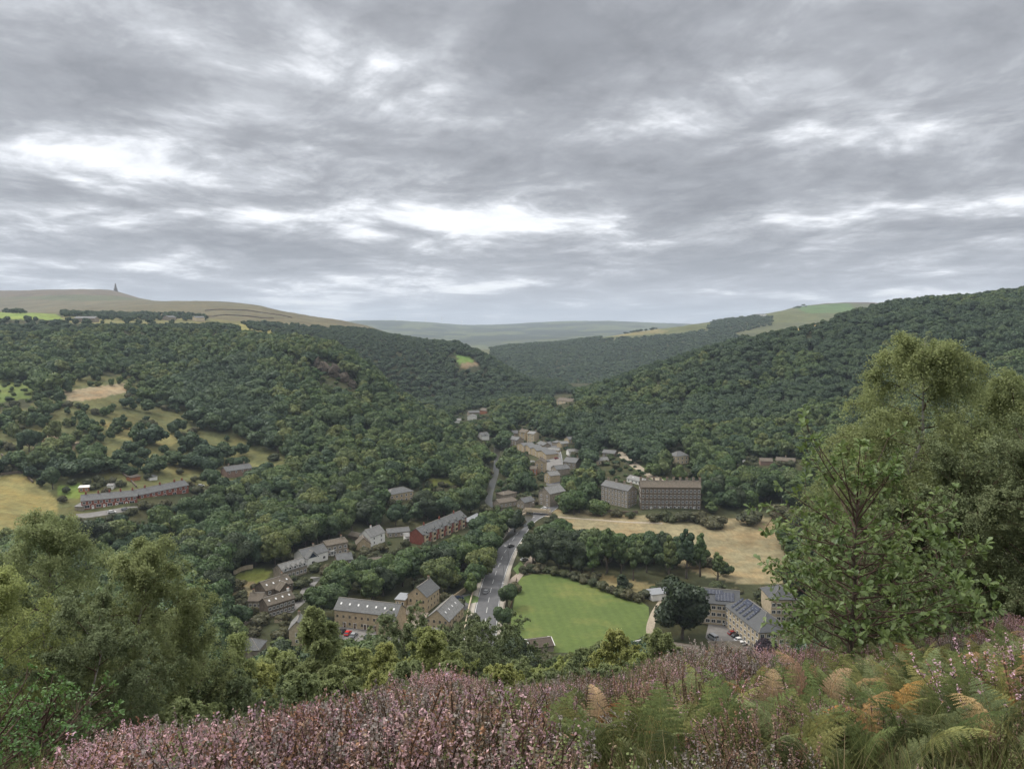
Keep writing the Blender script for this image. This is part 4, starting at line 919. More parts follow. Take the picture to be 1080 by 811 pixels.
    for i, (a, b_) in enumerate((((545, 474), (553, 477)), ((552, 476), (560, 479.5)), ((559, 479), (567, 482)), ((566, 482), (576, 485)))):
        house('stepped_house', a, b_, 12, 5.4, 2.0, 'gable_front', 'buff_stone', 'slate', ['topmost of four grey-roofed houses stepping down beside the village trees', 'second from the top of the four grey-roofed stepping houses', 'third down of the four grey-roofed stepping houses', 'lowest and largest of the four grey-roofed stepping houses'][i], group='stepped houses in the village', rows=W_(2, (.9, 3.2)), ymin=400)
    house('bay_house', (536, 471), (545, 473), 9, 8.0, 2.4, 'gable', 'grey_stone', 'slate', 'tall grey house at the left end of the stepping row', rows=W_(3, (1, 3.6, 6)), chim=(-.2, .4), ymin=400)
    house('tall_house', (547, 465), (554, 466), 9, 9.5, 2.4, 'gable', 'buff_stone', 'brown_slate', 'left of two tall houses rising behind the stepping row', rows=W_(2, (1, 4, 7)), chim=(-.4,), ymin=400)
    house('tall_house', (556, 467), (563, 467), 9, 9.5, 2.0, 'gable', 'cream_render', 'pale_slate', 'right, yellowish one of two tall houses behind the stepping row', rows=W_(2, (1, 4, 7)), chim=(.4,), ymin=400)
    house('back_house', (540, 462), (546, 462), 9, 5.0, 2.4, 'gable', 'grey_stone', 'slate', 'small grey house just left of the two tall village houses', ymin=400)
    house('far_white_house', (477, 446), (486, 446), 9, 3.0, 1.8, 'gable', 'white_render', 'pale_slate', 'pale roof at the left of the far valley hamlet', ymin=500)
    house('far_white_house', (493, 443), (502, 443), 9, 4.5, 2.0, 'gable_front', 'white_render', 'pale_slate', 'white gabled house in the far valley hamlet', ymin=500)
    house('far_stone_house', (495, 439), (506, 438), 9, 4.5, 2.0, 'gable', 'grey_stone', 'slate', 'grey house behind the white gable in the far valley hamlet', ymin=500)
    house('far_stone_house', (506, 437), (513, 436), 9, 5.5, 2.6, 'gable', 'orange_brick', 'brown_slate', 'tallest brown house at the right of the far valley hamlet', ymin=500)
    house('far_stone_house', (508, 464), (516, 464), 9, 5.0, 2.6, 'gable', 'white_render', 'slate', 'small white-fronted house alone below the far hamlet', dorm=1, ymin=400)
    house('hillside_manor', (587, 427), (603, 424), 11, 6.0, 3.0, 'gable', 'cream_render', 'brown_slate', 'cream manor house alone high in the far right-hand wood', rows=W_(4, (1, 3.6), 1.3, 1.4), chim=(-.3, .2), ymin=400)
    house('yard_building', (527, 536), (545, 533), 9, 3.4, 1.6, 'gable', 'grey_stone', 'brown_slate', 'brown-roofed yard building beside the little bridge', 'workshop', rows=W_(4, (1,)), ymin=300)
    house('yard_building', (531, 527), (545, 524), 8, 3.2, 1.4, 'hip', 'grey_stone', 'brown_slate', 'rearmost brown-roofed yard building near the river', 'workshop', ymin=300)
    house('yard_house', (545, 535), (553, 537), 10, 4.4, 2.2, 'gable_front', 'grey_stone', 'slate', 'grey-roofed house at the left end of the little bridge', rows=W_(2, (1,)), ymin=300)
    house('back_cottage', (600, 468), (608, 468), 8, 4.5, 2, 'gable', 'buff_stone', 'slate', 'buff cottage at the far top right of the village', rows=W_(3, (1, 3)), ymin=400)
    house('back_cottage', (566, 473), (573, 474), 8, 5.0, 2, 'gable', 'grey_stone', 'slate', 'grey cottage between the tall houses and the car park', rows=W_(2, (1, 3)), chim=(0,), ymin=400)
    house('row_house', (581, 501), (587, 503), 12, 6.0, 2.4, 'gable_front', 'grey_stone', 'slate', 'narrow grey house on the left of the village street', rows=W_(2, (1, 3.6)), ymin=400)
    house('row_house', (574, 508), (580, 510), 9, 6.0, 2.4, 'gable_front', 'buff_stone', 'pale_slate', 'buff house just behind the tall narrow street house', rows=W_(2, (1, 3.6)), ymin=400)
    house('stone_cottage', (356, 600), (372, 598), 8, 4.2, 2.4, 'gable', 'dark_stone', 'slate', 'dark stone cottage below the brown-roofed house', rows=W_(3, (1, 2.9)), chim=(.3,))
    house('stone_cottage', (262, 642), (276, 642), 7, 3.6, 2.2, 'gable', 'grey_stone', 'brown_slate', 'small brown-roofed cottage left of the dark stone row', rows=W_(3, (1,)), chim=(-.3,))
    house('garage_row', (497, 556), (512, 548), 6, 2.6, .8, 'mono', 'grey_stone', 'metal_grey', 'low grey garages beyond the right end of the red terrace', 'garage')
    house('stone_cottage', (612, 486), (622, 486), 8, 4.6, 2.2, 'gable', 'buff_stone', 'slate', 'buff cottage among the trees right of the village car park', rows=W_(3, (1, 3)), ymin=400)
    house('farmhouse', (78, 340), (100, 340), 22, 6, 3, 'gable', 'grey_stone', 'slate', 'long grey farm building on the moor edge below the monument', 'farm', ymin=900)
    house('farmhouse', (206, 339), (216, 339), 14, 7, 3, 'gable', 'cream_render', 'slate', 'small pale farmhouse on the skyline field right of the long barn', 'farm', ymin=900)
    house('farmhouse', (178, 338), (186, 338), 14, 6, 3, 'gable', 'grey_stone', 'slate', 'small dark farmhouse between the other two moor-edge farms', 'farm', ymin=900)
    house('upland_farm', (795, 334), (804, 334), 20, 7, 4, 'gable', 'white_render', 'slate', 'whitish farm on the far right skyline fields', 'farm', ymin=1800)
village()
# ---------------------------------------------------------------- roads, walls, river, pitch
def v2(pts, ymin=150): return [Vector(p) for p in hx(pts, ymin)]
def works():
    R = resample(v2([(508, 700), (510, 672), (514, 640), (521, 610), (532, 583), (546, 562), (557, 549), (571, 541), (584, 531), (583, 517), (584, 503), (587, 490), (585, 476), (578, 466)]), 3.0)
    ribbon('road', R, -5.2, 5.2, 0.10, M['asphalt'])
    ribbon('pavement', R[:70], -7.4, -5.2, 0.22, M['kerb']); ribbon('pavement', R[:52], 5.2, 7.0, 0.22, M['kerb'])
    for k, (w, d) in enumerate(((-0.06, (2, 2)), (4.7, None), (-4.85, None))):
        o = ribbon('road_marking', R[4:-14], w, w+0.16, 0.106, M['road_paint'], thick=0, dash=d)
    # junction mouth, side road and island
    drape('side_road', [v[:] for v in v2([(470, 640), (482, 628), (500, 626), (520, 618), (517, 648), (508, 656), (500, 644), (484, 642)])], 0.09, M['asphalt'])
    drape('lay_by', [v[:] for v in v2([(487, 676), (494, 650), (499, 642), (504, 646), (501, 660), (498, 676)])], 0.092, M['asphalt'])
    drape('grass_island', [v[:] for v in v2([(489, 630), (497, 627), (505, 630), (504, 635), (495, 637), (489, 634)])], 0.24, M['verge'])
    drape('courtyard', [v[:] for v in v2([(420, 650), (436, 642), (452, 646), (446, 672), (424, 674)])], 0.07, M['paving'])
    drape('car_park', [v[:] for v in v2([(348, 658), (420, 668), (425, 684), (372, 682), (346, 668)])], 0.06, M['old_asphalt'])
    drape('car_park', [v[:] for v in v2([(748, 655), (782, 656), (801, 690), (764, 692), (744, 672)])], 0.06, M['old_asphalt'])
    drape('car_park', [v[:] for v in v2([(572, 478), (590, 477), (593, 492), (580, 497), (572, 493)], 400)], 0.12, M['old_asphalt'])
    drape('verge', [v[:] for v in v2([(541, 600), (549, 592), (553, 597), (546, 606)])], 0.16, M['verge'])
    drape('roadside_path', [v[:] for v in v2([(536, 612), (546, 604), (562, 583), (566, 588), (546, 614), (537, 632)])], 0.06, M['paving'])
    drape('cottage_road', [v[:] for v in v2([(80, 542), (145, 534), (146, 538), (82, 547)], 300)], 0.08, M['old_asphalt'])
    L = resample(v2([(302, 646), (318, 632), (326, 618), (334, 608)]), 3.0); ribbon('lane', L, -2.6, 2.6, 0.1, M['old_asphalt'])
    L = resample(v2([(654, 477), (660, 484), (674, 494), (694, 506), (708, 515)], 300), 4.0); ribbon('lane', L, -3.2, 3.2, 0.25, M['gravel'])
    L = resample(v2([(700, 632), (690, 648), (686, 668), (700, 684)]), 3.0); ribbon('path', L, -1.6, 1.6, 0.1, M['gravel'])
    L = resample(v2([(560, 543), (600, 546), (640, 549), (700, 552)], 300), 4.0); ribbon('track', L, -1.3, 1.3, 0.05, M['gravel'])
    # pitch
    P = v2([(537, 671), (541, 640), (546, 610), (562, 605), (588, 606), (620, 612), (650, 624), (676, 634), (684, 640), (686, 668), (640, 688), (560, 688), (538, 684)])
    m = M['pitch']; drape('playing_field', [v[:] for v in P], 0.05, m)
    # river
    L = resample(v2([(523, 462), (524, 480), (523, 497), (516, 522), (518, 532), (540, 542), (558, 543), (548, 556), (530, 570), (505, 590), (470, 600), (400, 606), (330, 612), (260, 640)]), 3.0)
    ribbon('river', L, -2.6, 2.6, 0.12, M['water'])
    # bridge
    a, c = hit(553, 541, 300), hit(580, 543, 300); d = (c-a).xy; Lb = d.length; r = empty('stone_bridge', ((a.x+c.x)/2, (a.y+c.y)/2, 0), math.atan2(d.y, d.x)); r.location.z = min(a.z, c.z)
    tag(r, 'little stone footbridge crossing the stream left of the main road', 'bridge')
    b = MB(); b.box(-Lb/2, Lb/2, -1.6, 1.6, 1.9, 2.3); b.build('deck', M['kerb'], r)
    for s in (-1, 1):
        b = MB(); b.box(-Lb/2, Lb/2, s*1.8-.2, s*1.8+.2, 1.5, 3.2); b.build('parapet', M['pale_stone'], r)
    for s in (-1, 1):
        b = MB(); b.box(s*Lb/2-1.0, s*Lb/2+1.0, -1.9, 1.9, -2, 1.85); b.build('abutment', M['grey_stone'], r)
    # walls
    def wall(name, pts, h, t, mt, label, w0=0.0, ymin=150, base=None, cat='wall', step=3.0):
        L = base if base else resample(v2(pts, ymin), step)
        o = ribbon(name, L, w0, w0+t, h, M[mt], kind=None, thick=h+0.8); return tag(o, label, cat)
    wall('road_wall', None, 1.3, .5, 'pale_stone', 'pale stone wall curving along the left side of the main road', -8.0, base=R[8:72])
    wall('road_wall', None, 1.2, .45, 'grey_stone', 'stone wall between the main road and the pitch', 7.2, base=R[6:34])
    wall('pitch_fence', [(538, 684), (535, 660), (540, 634), (545, 610)], 1.1, .12, 'brown_paint', 'dark fence along the left edge of the playing field', cat='fence')
    wall('court_wall', [(429, 652), (437, 678)], 1.2, .4, 'buff_stone', 'low stone wall across the courtyard of the gabled house')
    wall('junction_wall', [(452, 634), (462, 630), (474, 634), (490, 624)], 2.2, .5, 'buff_stone', 'curved buff wall behind the junction, under the tall lamp')
    wall('car_park_wall', [(344, 662), (352, 672), (368, 688), (380, 700)], 1.1, .5, 'buff_stone', 'stone wall running down below the red car')
    wall('garden_wall', [(246, 606), (256, 601), (268, 599)], 2.0, .6, 'pale_stone', 'pale retaining wall at the top of the hamlet lawn')
    wall('garden_wall', [(252, 662), (268, 654), (282, 648)], 1.4, .5, 'grey_stone', 'garden wall slanting below the stone row in the hamlet')
    wall('garden_wall', [(290, 656), (305, 656)], 1.2, .5, 'pale_stone', 'short pale wall just left of the tall narrow end house')
    wall('terrace_wall', [(640, 540), (660, 542), (676, 541)], 2.0, .6, 'dark_stone', 'dark retaining wall in front of the four-storey houses', ymin=300)
    wall('drystone_wall', [(-10, 503), (10, 500), (25, 499), (32, 506), (37, 511)], 1.4, .6, 'dark_stone', 'dark drystone wall round the top of the pale left-hand field', ymin=300)
    wall('drystone_wall', [(2, 480), (10, 488), (24, 498)], 1.4, .6, 'dark_stone', 'drystone wall running uphill from the pale left-hand field', ymin=300)
    wall('drystone_wall', [(130, 500), (138, 507), (146, 516)], 1.3, .6, 'dark_stone', 'drystone wall between the gardens above the brick terraces', ymin=300)
    wall('drystone_wall', [(60, 474), (86, 468), (96, 466)], 1.4, .7, 'grey_stone', 'broken wall on the rough slope under the big left-hand wood', ymin=300)
    wall('drystone_wall', [(214, 334), (232, 333), (262, 334), (290, 336)], 2.5, 1.5, 'dark_stone', 'long wall crossing the moor pasture right of the farmhouses', ymin=1300, step=14)
    wall('drystone_wall', [(216, 328), (240, 327), (270, 329), (310, 336)], 2.5, 1.5, 'dark_stone', 'higher wall crossing the moor right of the farmhouses', ymin=1300, step=14)
    wall('white_fence', [(668, 679), (682, 676)], 1.2, .3, 'white_paint', 'white rail fence at the lower right corner of the pitch', cat='fence')
    wall('white_fence', [(708, 682), (722, 687)], 1.2, .3, 'white_paint', 'white rail fence under the great dark tree', cat='fence')
    # lamps
    def lamp(px, py, h, label, ymin=150, rz=0):
        p = hit(px, py, ymin); r = empty('street_lamp', p, rz); tag(r, label, 'street lamp', 'street lamps')
        b = MB(); b.tube([(0, 0, -.5), (0, 0, 1.2), (0, 0, h)], [.16, .12, .08], 6); b.tube([(0, 0, h-.05), (.5, 0, h+.15), (1.3, 0, h+.2)], .05, 5); b.build('post', M['metal_grey'], r)
        b = MB(); b.box(1.1, 1.9, -.16, .16, h+.1, h+.28); b.build('lamp_head', M['white_paint'], r)
    lamp(467, 624, 10, 'tall lamp before the dark trees behind the courtyard'); lamp(527, 634, 8, 'lamp beside the trees on the right of the main road'); lamp(536, 592, 8, 'lamp on the bend of the main road', rz=3.1)
    lamp(531, 612, 8, 'lamp in the middle stretch of the main road', rz=3.1); lamp(560, 543, 8, 'lamp near the bridge end of the main road')
    # cars
    def car(px, py, ang, mt, label, van=False, ymin=150):
        p = hit(px, py, ymin); r = empty('van' if van else 'parked_car', (p.x, p.y, p.z+.1), ang); tag(r, label, 'van' if van else 'car', 'parked cars')
        Lc, Wc = (5.0, 1.0) if van else (4.3, .88); H1, H2 = (1.3, 2.1) if van else (.9, 1.45); rr = .33
        prof = [(-Lc/2, .35), (-Lc/2, .8), (-Lc/2+.1, H1), (Lc*.25, H1), (Lc/2-.08, H1*.78), (Lc/2, .6), (Lc/2, .3)]
        b = MB(); n = len(prof); b.solid([(x, -Wc, z) for x, z in prof]+[(x, Wc, z) for x, z in prof], [tuple(range(n)), tuple(range(2*n-1, n-1, -1))]+[(i, n+i, n+(i+1) % n, (i+1) % n) for i in range(n)])
        cp = [(-Lc/2+.15, H1), (-Lc/2+(.2 if van else .7), H2), (Lc*(.22 if van else .08), H2), (Lc*(.4 if van else .28), H1)]
        b.solid([(x, -Wc*.86 if z > H1 else -Wc*.96, z) for x, z in cp]+[(x, Wc*.86 if z > H1 else Wc*.96, z) for x, z in cp], [(0,1,2,3), (7,6,5,4), (1,5,6,2)], 0)
        me = b.mesh('body', [M[mt]]); import bmesh
        bm = bmesh.new(); bm.from_mesh(me); bmesh.ops.recalc_face_normals(bm, faces=bm.faces[:]); bm.to_mesh(me); bm.free(); link('body', me, r)
        b = MB(); q = cp
        b.poly([(q[3][0]+.012, -Wc*.86, H1+.04), (q[3][0]+.012, Wc*.86, H1+.04), (q[2][0]+.03, Wc*.78, H2-.06), (q[2][0]+.03, -Wc*.78, H2-.06)])
        b.poly([(q[0][0]-.012, Wc*.86, H1+.04), (q[0][0]-.012, -Wc*.86, H1+.04), (q[1][0]-.03, -Wc*.78, H2-.06), (q[1][0]-.03, Wc*.78, H2-.06)])
        for s in (-1, 1): b.poly([(q[0][0]+.25, s*(Wc*.96+.01), H1+.06), (q[3][0]-.3, s*(Wc*.96+.01), H1+.06), (q[2][0]-.1, s*(Wc*.87+.01), H2-.1), (q[1][0]+.1, s*(Wc*.87+.01), H2-.1)])
        b.build('windows', M['glass'], r)
        for x in (-Lc*.3, Lc*.31):
            for s in (-1, 1):
                b = MB(); b.tube([(x, s*(Wc-.2), rr), (x, s*(Wc+.02), rr)], rr, 10); b.build('wheel', M['rubber'], r)
    A = math.radians
    for a in [(367, 669, A(80), 'car_red', 'bright red car in the row before the stone cottages'), (361, 667, A(80), 'car_dark', 'dark car immediately left of the bright red one'), (373, 671, A(80), 'car_grey', 'grey car immediately right of the bright red one'),
              (388, 673, A(78), 'car_green', 'dark green car in the middle of the cottage car park'), (404, 676, A(75), 'car_dark', 'black car at the right of the cottage car park'), (399, 674, A(75), 'car_dark', 'black car second from the right in the cottage car park'),
              (444, 663, A(10), 'car_dark', 'dark car in the courtyard beside the big slate roof'), (448, 656, A(5), 'car_green', 'dark green car in the courtyard below the gabled house'),
              (484, 632, A(20), 'car_navy', 'dark blue car on the side road behind the junction'), (553, 591, A(35), 'car_white', 'white car in the lay-by at the bend of the main road'),
              (767, 659, A(3), 'car_white', 'white car parked sideways under the left apartment wing'), (773, 669, A(20), 'car_red2', 'dull red car in the apartment car park'), (777, 672, A(20), 'car_dark', 'black car between the red and white cars at the apartments'),
              (780, 676, A(20), 'car_white', 'upper of two white cars side by side at the apartments'), (783, 680, A(20), 'car_white', 'lower of two white cars side by side at the apartments'), (757, 680, A(100), 'car_grey', 'silver car at the edge of the apartment car park'),
              (118, 541, A(20), 'car_white', 'white car in front of the left brick cottages', False, 300), (132, 538, A(15), 'car_grey', 'pale car in front of the right end of the left brick cottages', False, 300), (212, 513, A(30), 'car_white', 'white car on the track right of the brick cottages', False, 300),
              (575, 537, A(80), 'car_white', 'white car on the road by the bridge', False, 300), (586, 529, A(75), 'car_dark', 'dark car heading into the village street', False, 300),
              (586, 516, A(88), 'car_grey', 'grey car parked beside the tall narrow street house', False, 400), (586, 507, A(85), 'car_navy', 'dark blue car on the upper village street', False, 400), (513, 625, A(72), 'car_grey', 'grey car on the straight of the main road', False, 150), (539, 577, A(50), 'car_dark', 'dark car on the bend of the main road', False, 150),
              (584, 494, A(85), 'car_white', 'white car at the mouth of the village car park', False, 400), (578, 487, A(20), 'car_grey', 'grey car on the left of the village car park', False, 400), (587, 484, A(20), 'car_red2', 'reddish car on the right of the village car park', False, 400), (579, 481, A(15), 'car_white', 'white car at the top of the village car park', False, 400)]:
        car(*a)
    car(752, 674, A(110), 'car_grey', 'silver-grey van at the left edge of the apartment car park', True)
    # monument on the moor
    p = hit(122, 309, 3000); a_, e_ = ae(122, 307.5)
    r = empty('monument', (a_*3800, 3800, gz(a_*3800, 3800)-1)); tag(r, 'dark stone obelisk monument alone on the moor skyline', 'monument')
    b = MB(); b.box(-8, 8, -8, 8, -2, 3); b.box(-6.5, 6.5, -6.5, 6.5, 3, 12); b.box(-7, 7, -7, 7, 12, 13); b.build('plinth', M['dark_stone'], r)
    b = MB(); b.solid([(-4.6, -4.6, 13), (4.6, -4.6, 13), (4.6, 4.6, 13), (-4.6, 4.6, 13), (-2, -2, 36), (2, -2, 36), (2, 2, 36), (-2, 2, 36), (0, 0, 41)], [(0,1,5,4),(1,2,6,5),(2,3,7,6),(3,0,4,7),(4,5,8),(5,6,8),(6,7,8),(7,4,8),(3,2,1,0)]); b.build('spire', M['dark_stone'], r)
    # wind turbines far off
    for k, (px, h) in enumerate(((417, 75), (449, 85), (466, 110), (487, 80))):
        a_, _ = ae(px, 340); Y = 9000; r = empty('wind_turbine', (a_*Y, Y, gz(a_*Y, Y)-2)); tag(r, ['faint turbine furthest left on the far ridge', 'faint turbine second from the left on the far ridge', 'tallest of the faint turbines on the far ridge', 'faint turbine furthest right on the far ridge'][k], 'wind turbine', 'wind turbines on the far ridge')
        b = MB(); b.tube([(0, 0, 0), (0, 0, h*.62)], [2.6, 1.6], 6); b.build('tower', M['white_paint'], r)
        b = MB(); b.box(-2, 2, -6, 4, h*.61, h*.61+4); b.build('nacelle', M['white_paint'], r)
        for q in range(3):
            t = q*2.094+k*.7; b = MB(); b.tube([(0, -7, h*.63), (math.sin(t)*h*.38, -7, h*.63+math.cos(t)*h*.38)], [1.6, .5], 4); b.build('blade', M['white_paint'], r)
    # crag on the left-hand spur
    rs = np.random.RandomState(4)
    for k, (px, py, w, h) in enumerate(((341, 392, 11, 12), (352, 397, 12, 14), (363, 403, 11, 12), (334, 386, 9, 10), (372, 409, 8, 10))):
        p = hit(px, py, 500); V, F = ICO2; n = unit(V)
        v = V*np.array([w/2, w*.35, h*.5]); v = v*(1+.22*np.sign(np.sin(V[:, :1]*9+k))*np.abs(np.sin(V[:, :1]*9+k))**.5)+rs.normal(size=V.shape)*.9; v[:, 2] += h*.3
        me = np_mesh('rock_outcrop', v, F, [M['gritstone']]); o = link('rock_outcrop', me); o.location = p; o.rotation_euler = (0, 0, rs.uniform(-.4, .4))
        tag(o, 'brown gritstone crag showing through the trees on the left-hand spur', 'rock', 'gritstone crags on the spur')
mat('gritstone', (0.085, 0.068, 0.05), var=0.5, scale=0.5, detail=8, bump=0.6)
mat('verge', (0.10, 0.15, 0.045), var=0.25, scale=.8, detail=6)
def stripes(gg, c, cc):
    xyz = gg.n('ShaderNodeSeparateXYZ', {0: c}); q = gg.m('SINE', gg.m('MULTIPLY', gg.m('ADD', xyz.outputs[0], gg.m('MULTIPLY', xyz.outputs[1], .12)), 1.5))
    big = gg.ramp(gg.noise(c, .035, 4, .6), [(.35, (.88, .9, .9)), (.5, (1, 1, 1)), (.66, (1.6, 1.25, 1.4))])
    cc = gg.mix(1.0, cc, big, 'MULTIPLY')
    return gg.mix(gg.m('ADD', .16, gg.m('MULTIPLY', q, .12)), cc, gg.mix(1.0, cc, (.6, .65, .6), 'MULTIPLY'))
mat('pitch', (0.100, 0.140, 0.034), var=0.14, scale=.5, detail=8, build=stripes)
mat('water', (0.035, 0.033, 0.022), rough=0.3, var=.3, spec=.8)
for k, c in {'car_red': (.55, .02, .02), 'car_dark': (.02, .02, .022), 'car_grey': (.32, .33, .34), 'car_green': (.03, .07, .05), 'car_navy': (.03, .05, .10), 'car_white': (.78, .78, .77), 'car_red2': (.25, .03, .03)}.items(): mat(k, c, rough=.25, var=.02, spec=.5)
works()
# ---------------------------------------------------------------- the hillside underfoot
def leafset(rs, P, size, asp, out, nn_mix=0.55, tilt=0.8):
    n = len(P); nrm = unit(out*0.5+tilt*rs.normal(size=(n, 3))+np.array([0, 0, .35]))
    t = unit(np.cross(nrm, rs.normal(size=(n, 3)))); b = np.cross(nrm, t); s = (size*rs.uniform(.65, 1.3, n))[:, None]
    V = np.stack([P-t*s*.5, P-b*s*.5/asp, P+t*s*.5, P+b*s*.5/asp], 1).reshape(-1, 3)
    sn = unit(out*nn_mix + rs.normal(size=(n, 3))*.45+np.array([0, 0, .30]))
    sn = np.where((sn*nrm).sum(1, keepdims=True) < 0, unit(sn-1.2*(sn*nrm).sum(1, keepdims=True)*nrm), sn)
    return V, np.arange(4*n).reshape(n, 4), np.repeat(sn, 4, axis=0)
def birch(label, px, Y, top, spread, leaf='birch_leaves', leaves=30000, size=.06, boost=1.45, stems=1, nb=38, droop=.55, seed=0, shape='birch', cat='tree', name='birch_tree', group=None, bark='pale_bark', asp=1.5, skirt=.10):
    rs = np.random.RandomState(seed); a, e = ae(px, top); x0, y0 = a*Y, Y; g0 = gz(x0, y0); H = EYE+e*Y-g0
    r = empty(name, (x0, y0, g0), 0); tag(r, label, cat, group)
    tb = MB(); lb = MB(); O = []; Dn = []; Ln = []
    for s_ in range(stems):
        az0 = s_*2.4+rs.uniform(0, 1); off = (0.0 if stems == 1 else spread*.42)
        Hs = H*(1 if s_ == 0 else rs.uniform(.78, .95)); k = 9; tp = []
        for i in range(k):
            t = i/(k-1); w = rs.normal(size=2)*.018*H*(i > 0)
            tp.append(np.array([math.cos(az0)*off*t**.8+w[0], math.sin(az0)*off*t**.8+w[1], -.6+(Hs*.97+.6)*t]))
        r0 = .012*H+.02; tb.tube([tuple(p) for p in tp], [max(r0*(1-t/(k-1))**.9, .008) for t in range(k)], 8)
        for j in range(nb):
            t = skirt+(.98-skirt)*((j+rs.rand())/nb); i = min(int(t*(k-1)), k-2); f = t*(k-1)-i; b0 = tp[i]*(1-f)+tp[i+1]*f
            if shape == 'birch': L = spread*(1.02-t)**.62*1.05*min(1, .55+t*1.4)
            elif shape == 'dome': L = spread*math.sqrt(max(.04, 1-t**2.6))*min(1, .6+t)
            elif shape == 'round': L = spread*math.sqrt(max(.05, 1-(1.6*(t-.42))**2))
            else: L = spread*(1.05-t)**.9*1.1
            L *= rs.uniform(.72, 1.12)/(1 if stems == 1 else 1.35); az = az0+j*2.39996+rs.uniform(-.4, .4); el = rs.uniform(.35, .85)+(t > .8)*.35
            d = np.array([math.cos(az)*math.cos(el), math.sin(az)*math.cos(el), math.sin(el)])
            q = lambda s, b0=b0, d=d, L=L: b0+d*L*s-np.array([0, 0, 1])*L*droop*.42*s*s
            pts = [q(s) for s in (0, .3, .6, 1)]
            lb.tube([tuple(p) for p in pts], [.0035*H*.5+.008, .012, .008, .004], 4, cap=False)
            for m in range(9):
                s = .18+.82*(m+rs.rand())/9; o = q(s); d2 = unit(d*.7+rs.normal(size=3)*.62+np.array([0, 0, .1])); L2 = L*.42*(1.15-s*.5)*rs.uniform(.6, 1.2)
                e2 = o+d2*L2-np.array([0, 0, 1])*L2*droop*.4
                lb.tube([tuple(o), tuple((o+e2)/2+np.array([0, 0, .04*L2])), tuple(e2)], [.006, .004, .002], 3, cap=False)
                for w in range(7):
                    s2 = .1+.9*rs.rand(); oo = o+d2*L2*s2-np.array([0, 0, 1])*L2*droop*.4*s2*s2
                    O.append(oo); Dn.append(unit(d2*.5+rs.normal(size=3)*.55)); Ln.append(rs.uniform(.35, 1.0)*(.20+.055*H))
    O = np.array(O); Dn = np.array(Dn); Ln = np.array(Ln)
    n = int(leaves*boost); size = size*1.08; i = rs.randint(0, len(O), n); s = rs.rand(n)**.8
    P = O[i]+Dn[i]*(Ln[i]*s)[:, None]*.75; P[:, 2] -= Ln[i]*s*s*droop*1.25
    P += rs.normal(size=P.shape)*(.018+.004*H)
    keepm = P[:, 2] > .15
    P = P[keepm]; c = O.mean(0); out = unit((P-c)*np.array([1, 1, .7])/np.array([spread, spread, H*.5]))
    V, F, N = leafset(rs, P, np.full(len(P), size), asp, out)
    me = np_mesh('foliage', V, F, [M[leaf]], smooth_=True, normals=N)
    tb.build('trunk', M[bark], r, True); lb.build('branches', M['twig'], r, True); link('foliage', me, r)
    HAND.append((x0, y0, spread*.5)); return r
def oak_leaf_set(rs, P, D, size):
    """obovate, wavy-edged leaves folded on the midrib; D = pointing direction"""
    n = len(P); up = np.tile([0, 0, 1.0], (n, 1))+rs.normal(size=(n, 3))*.35; w = unit(np.cross(D, up)); nr = np.cross(w, D)
    s = (size*rs.uniform(.7, 1.2, n))[:, None]; prof = [(0, .02), (.22, .12), (.36, .10), (.52, .24), (.64, .20), (.80, .27), (.92, .17), (1.0, .02)]
    mid = [P+D*s*u-nr*s*.18*u*u for u, _ in prof]; Lf = [m-w*s*q+nr*s*q*.35 for m, (u, q) in zip(mid, prof)]; Rt = [m+w*s*q+nr*s*q*.35 for m, (u, q) in zip(mid, prof)]
    k = len(prof); V = np.stack(mid+Lf+Rt, 1).reshape(-1, 3); F = []
    base = (np.arange(n)*3*k)[:, None]
    for i in range(k-1):
        F.append(base+np.array([[i, i+1, k+i+1, k+i]])); F.append(base+np.array([[i+1, i, 2*k+i, 2*k+i+1]]))
    F = np.concatenate(F)
    return V, F
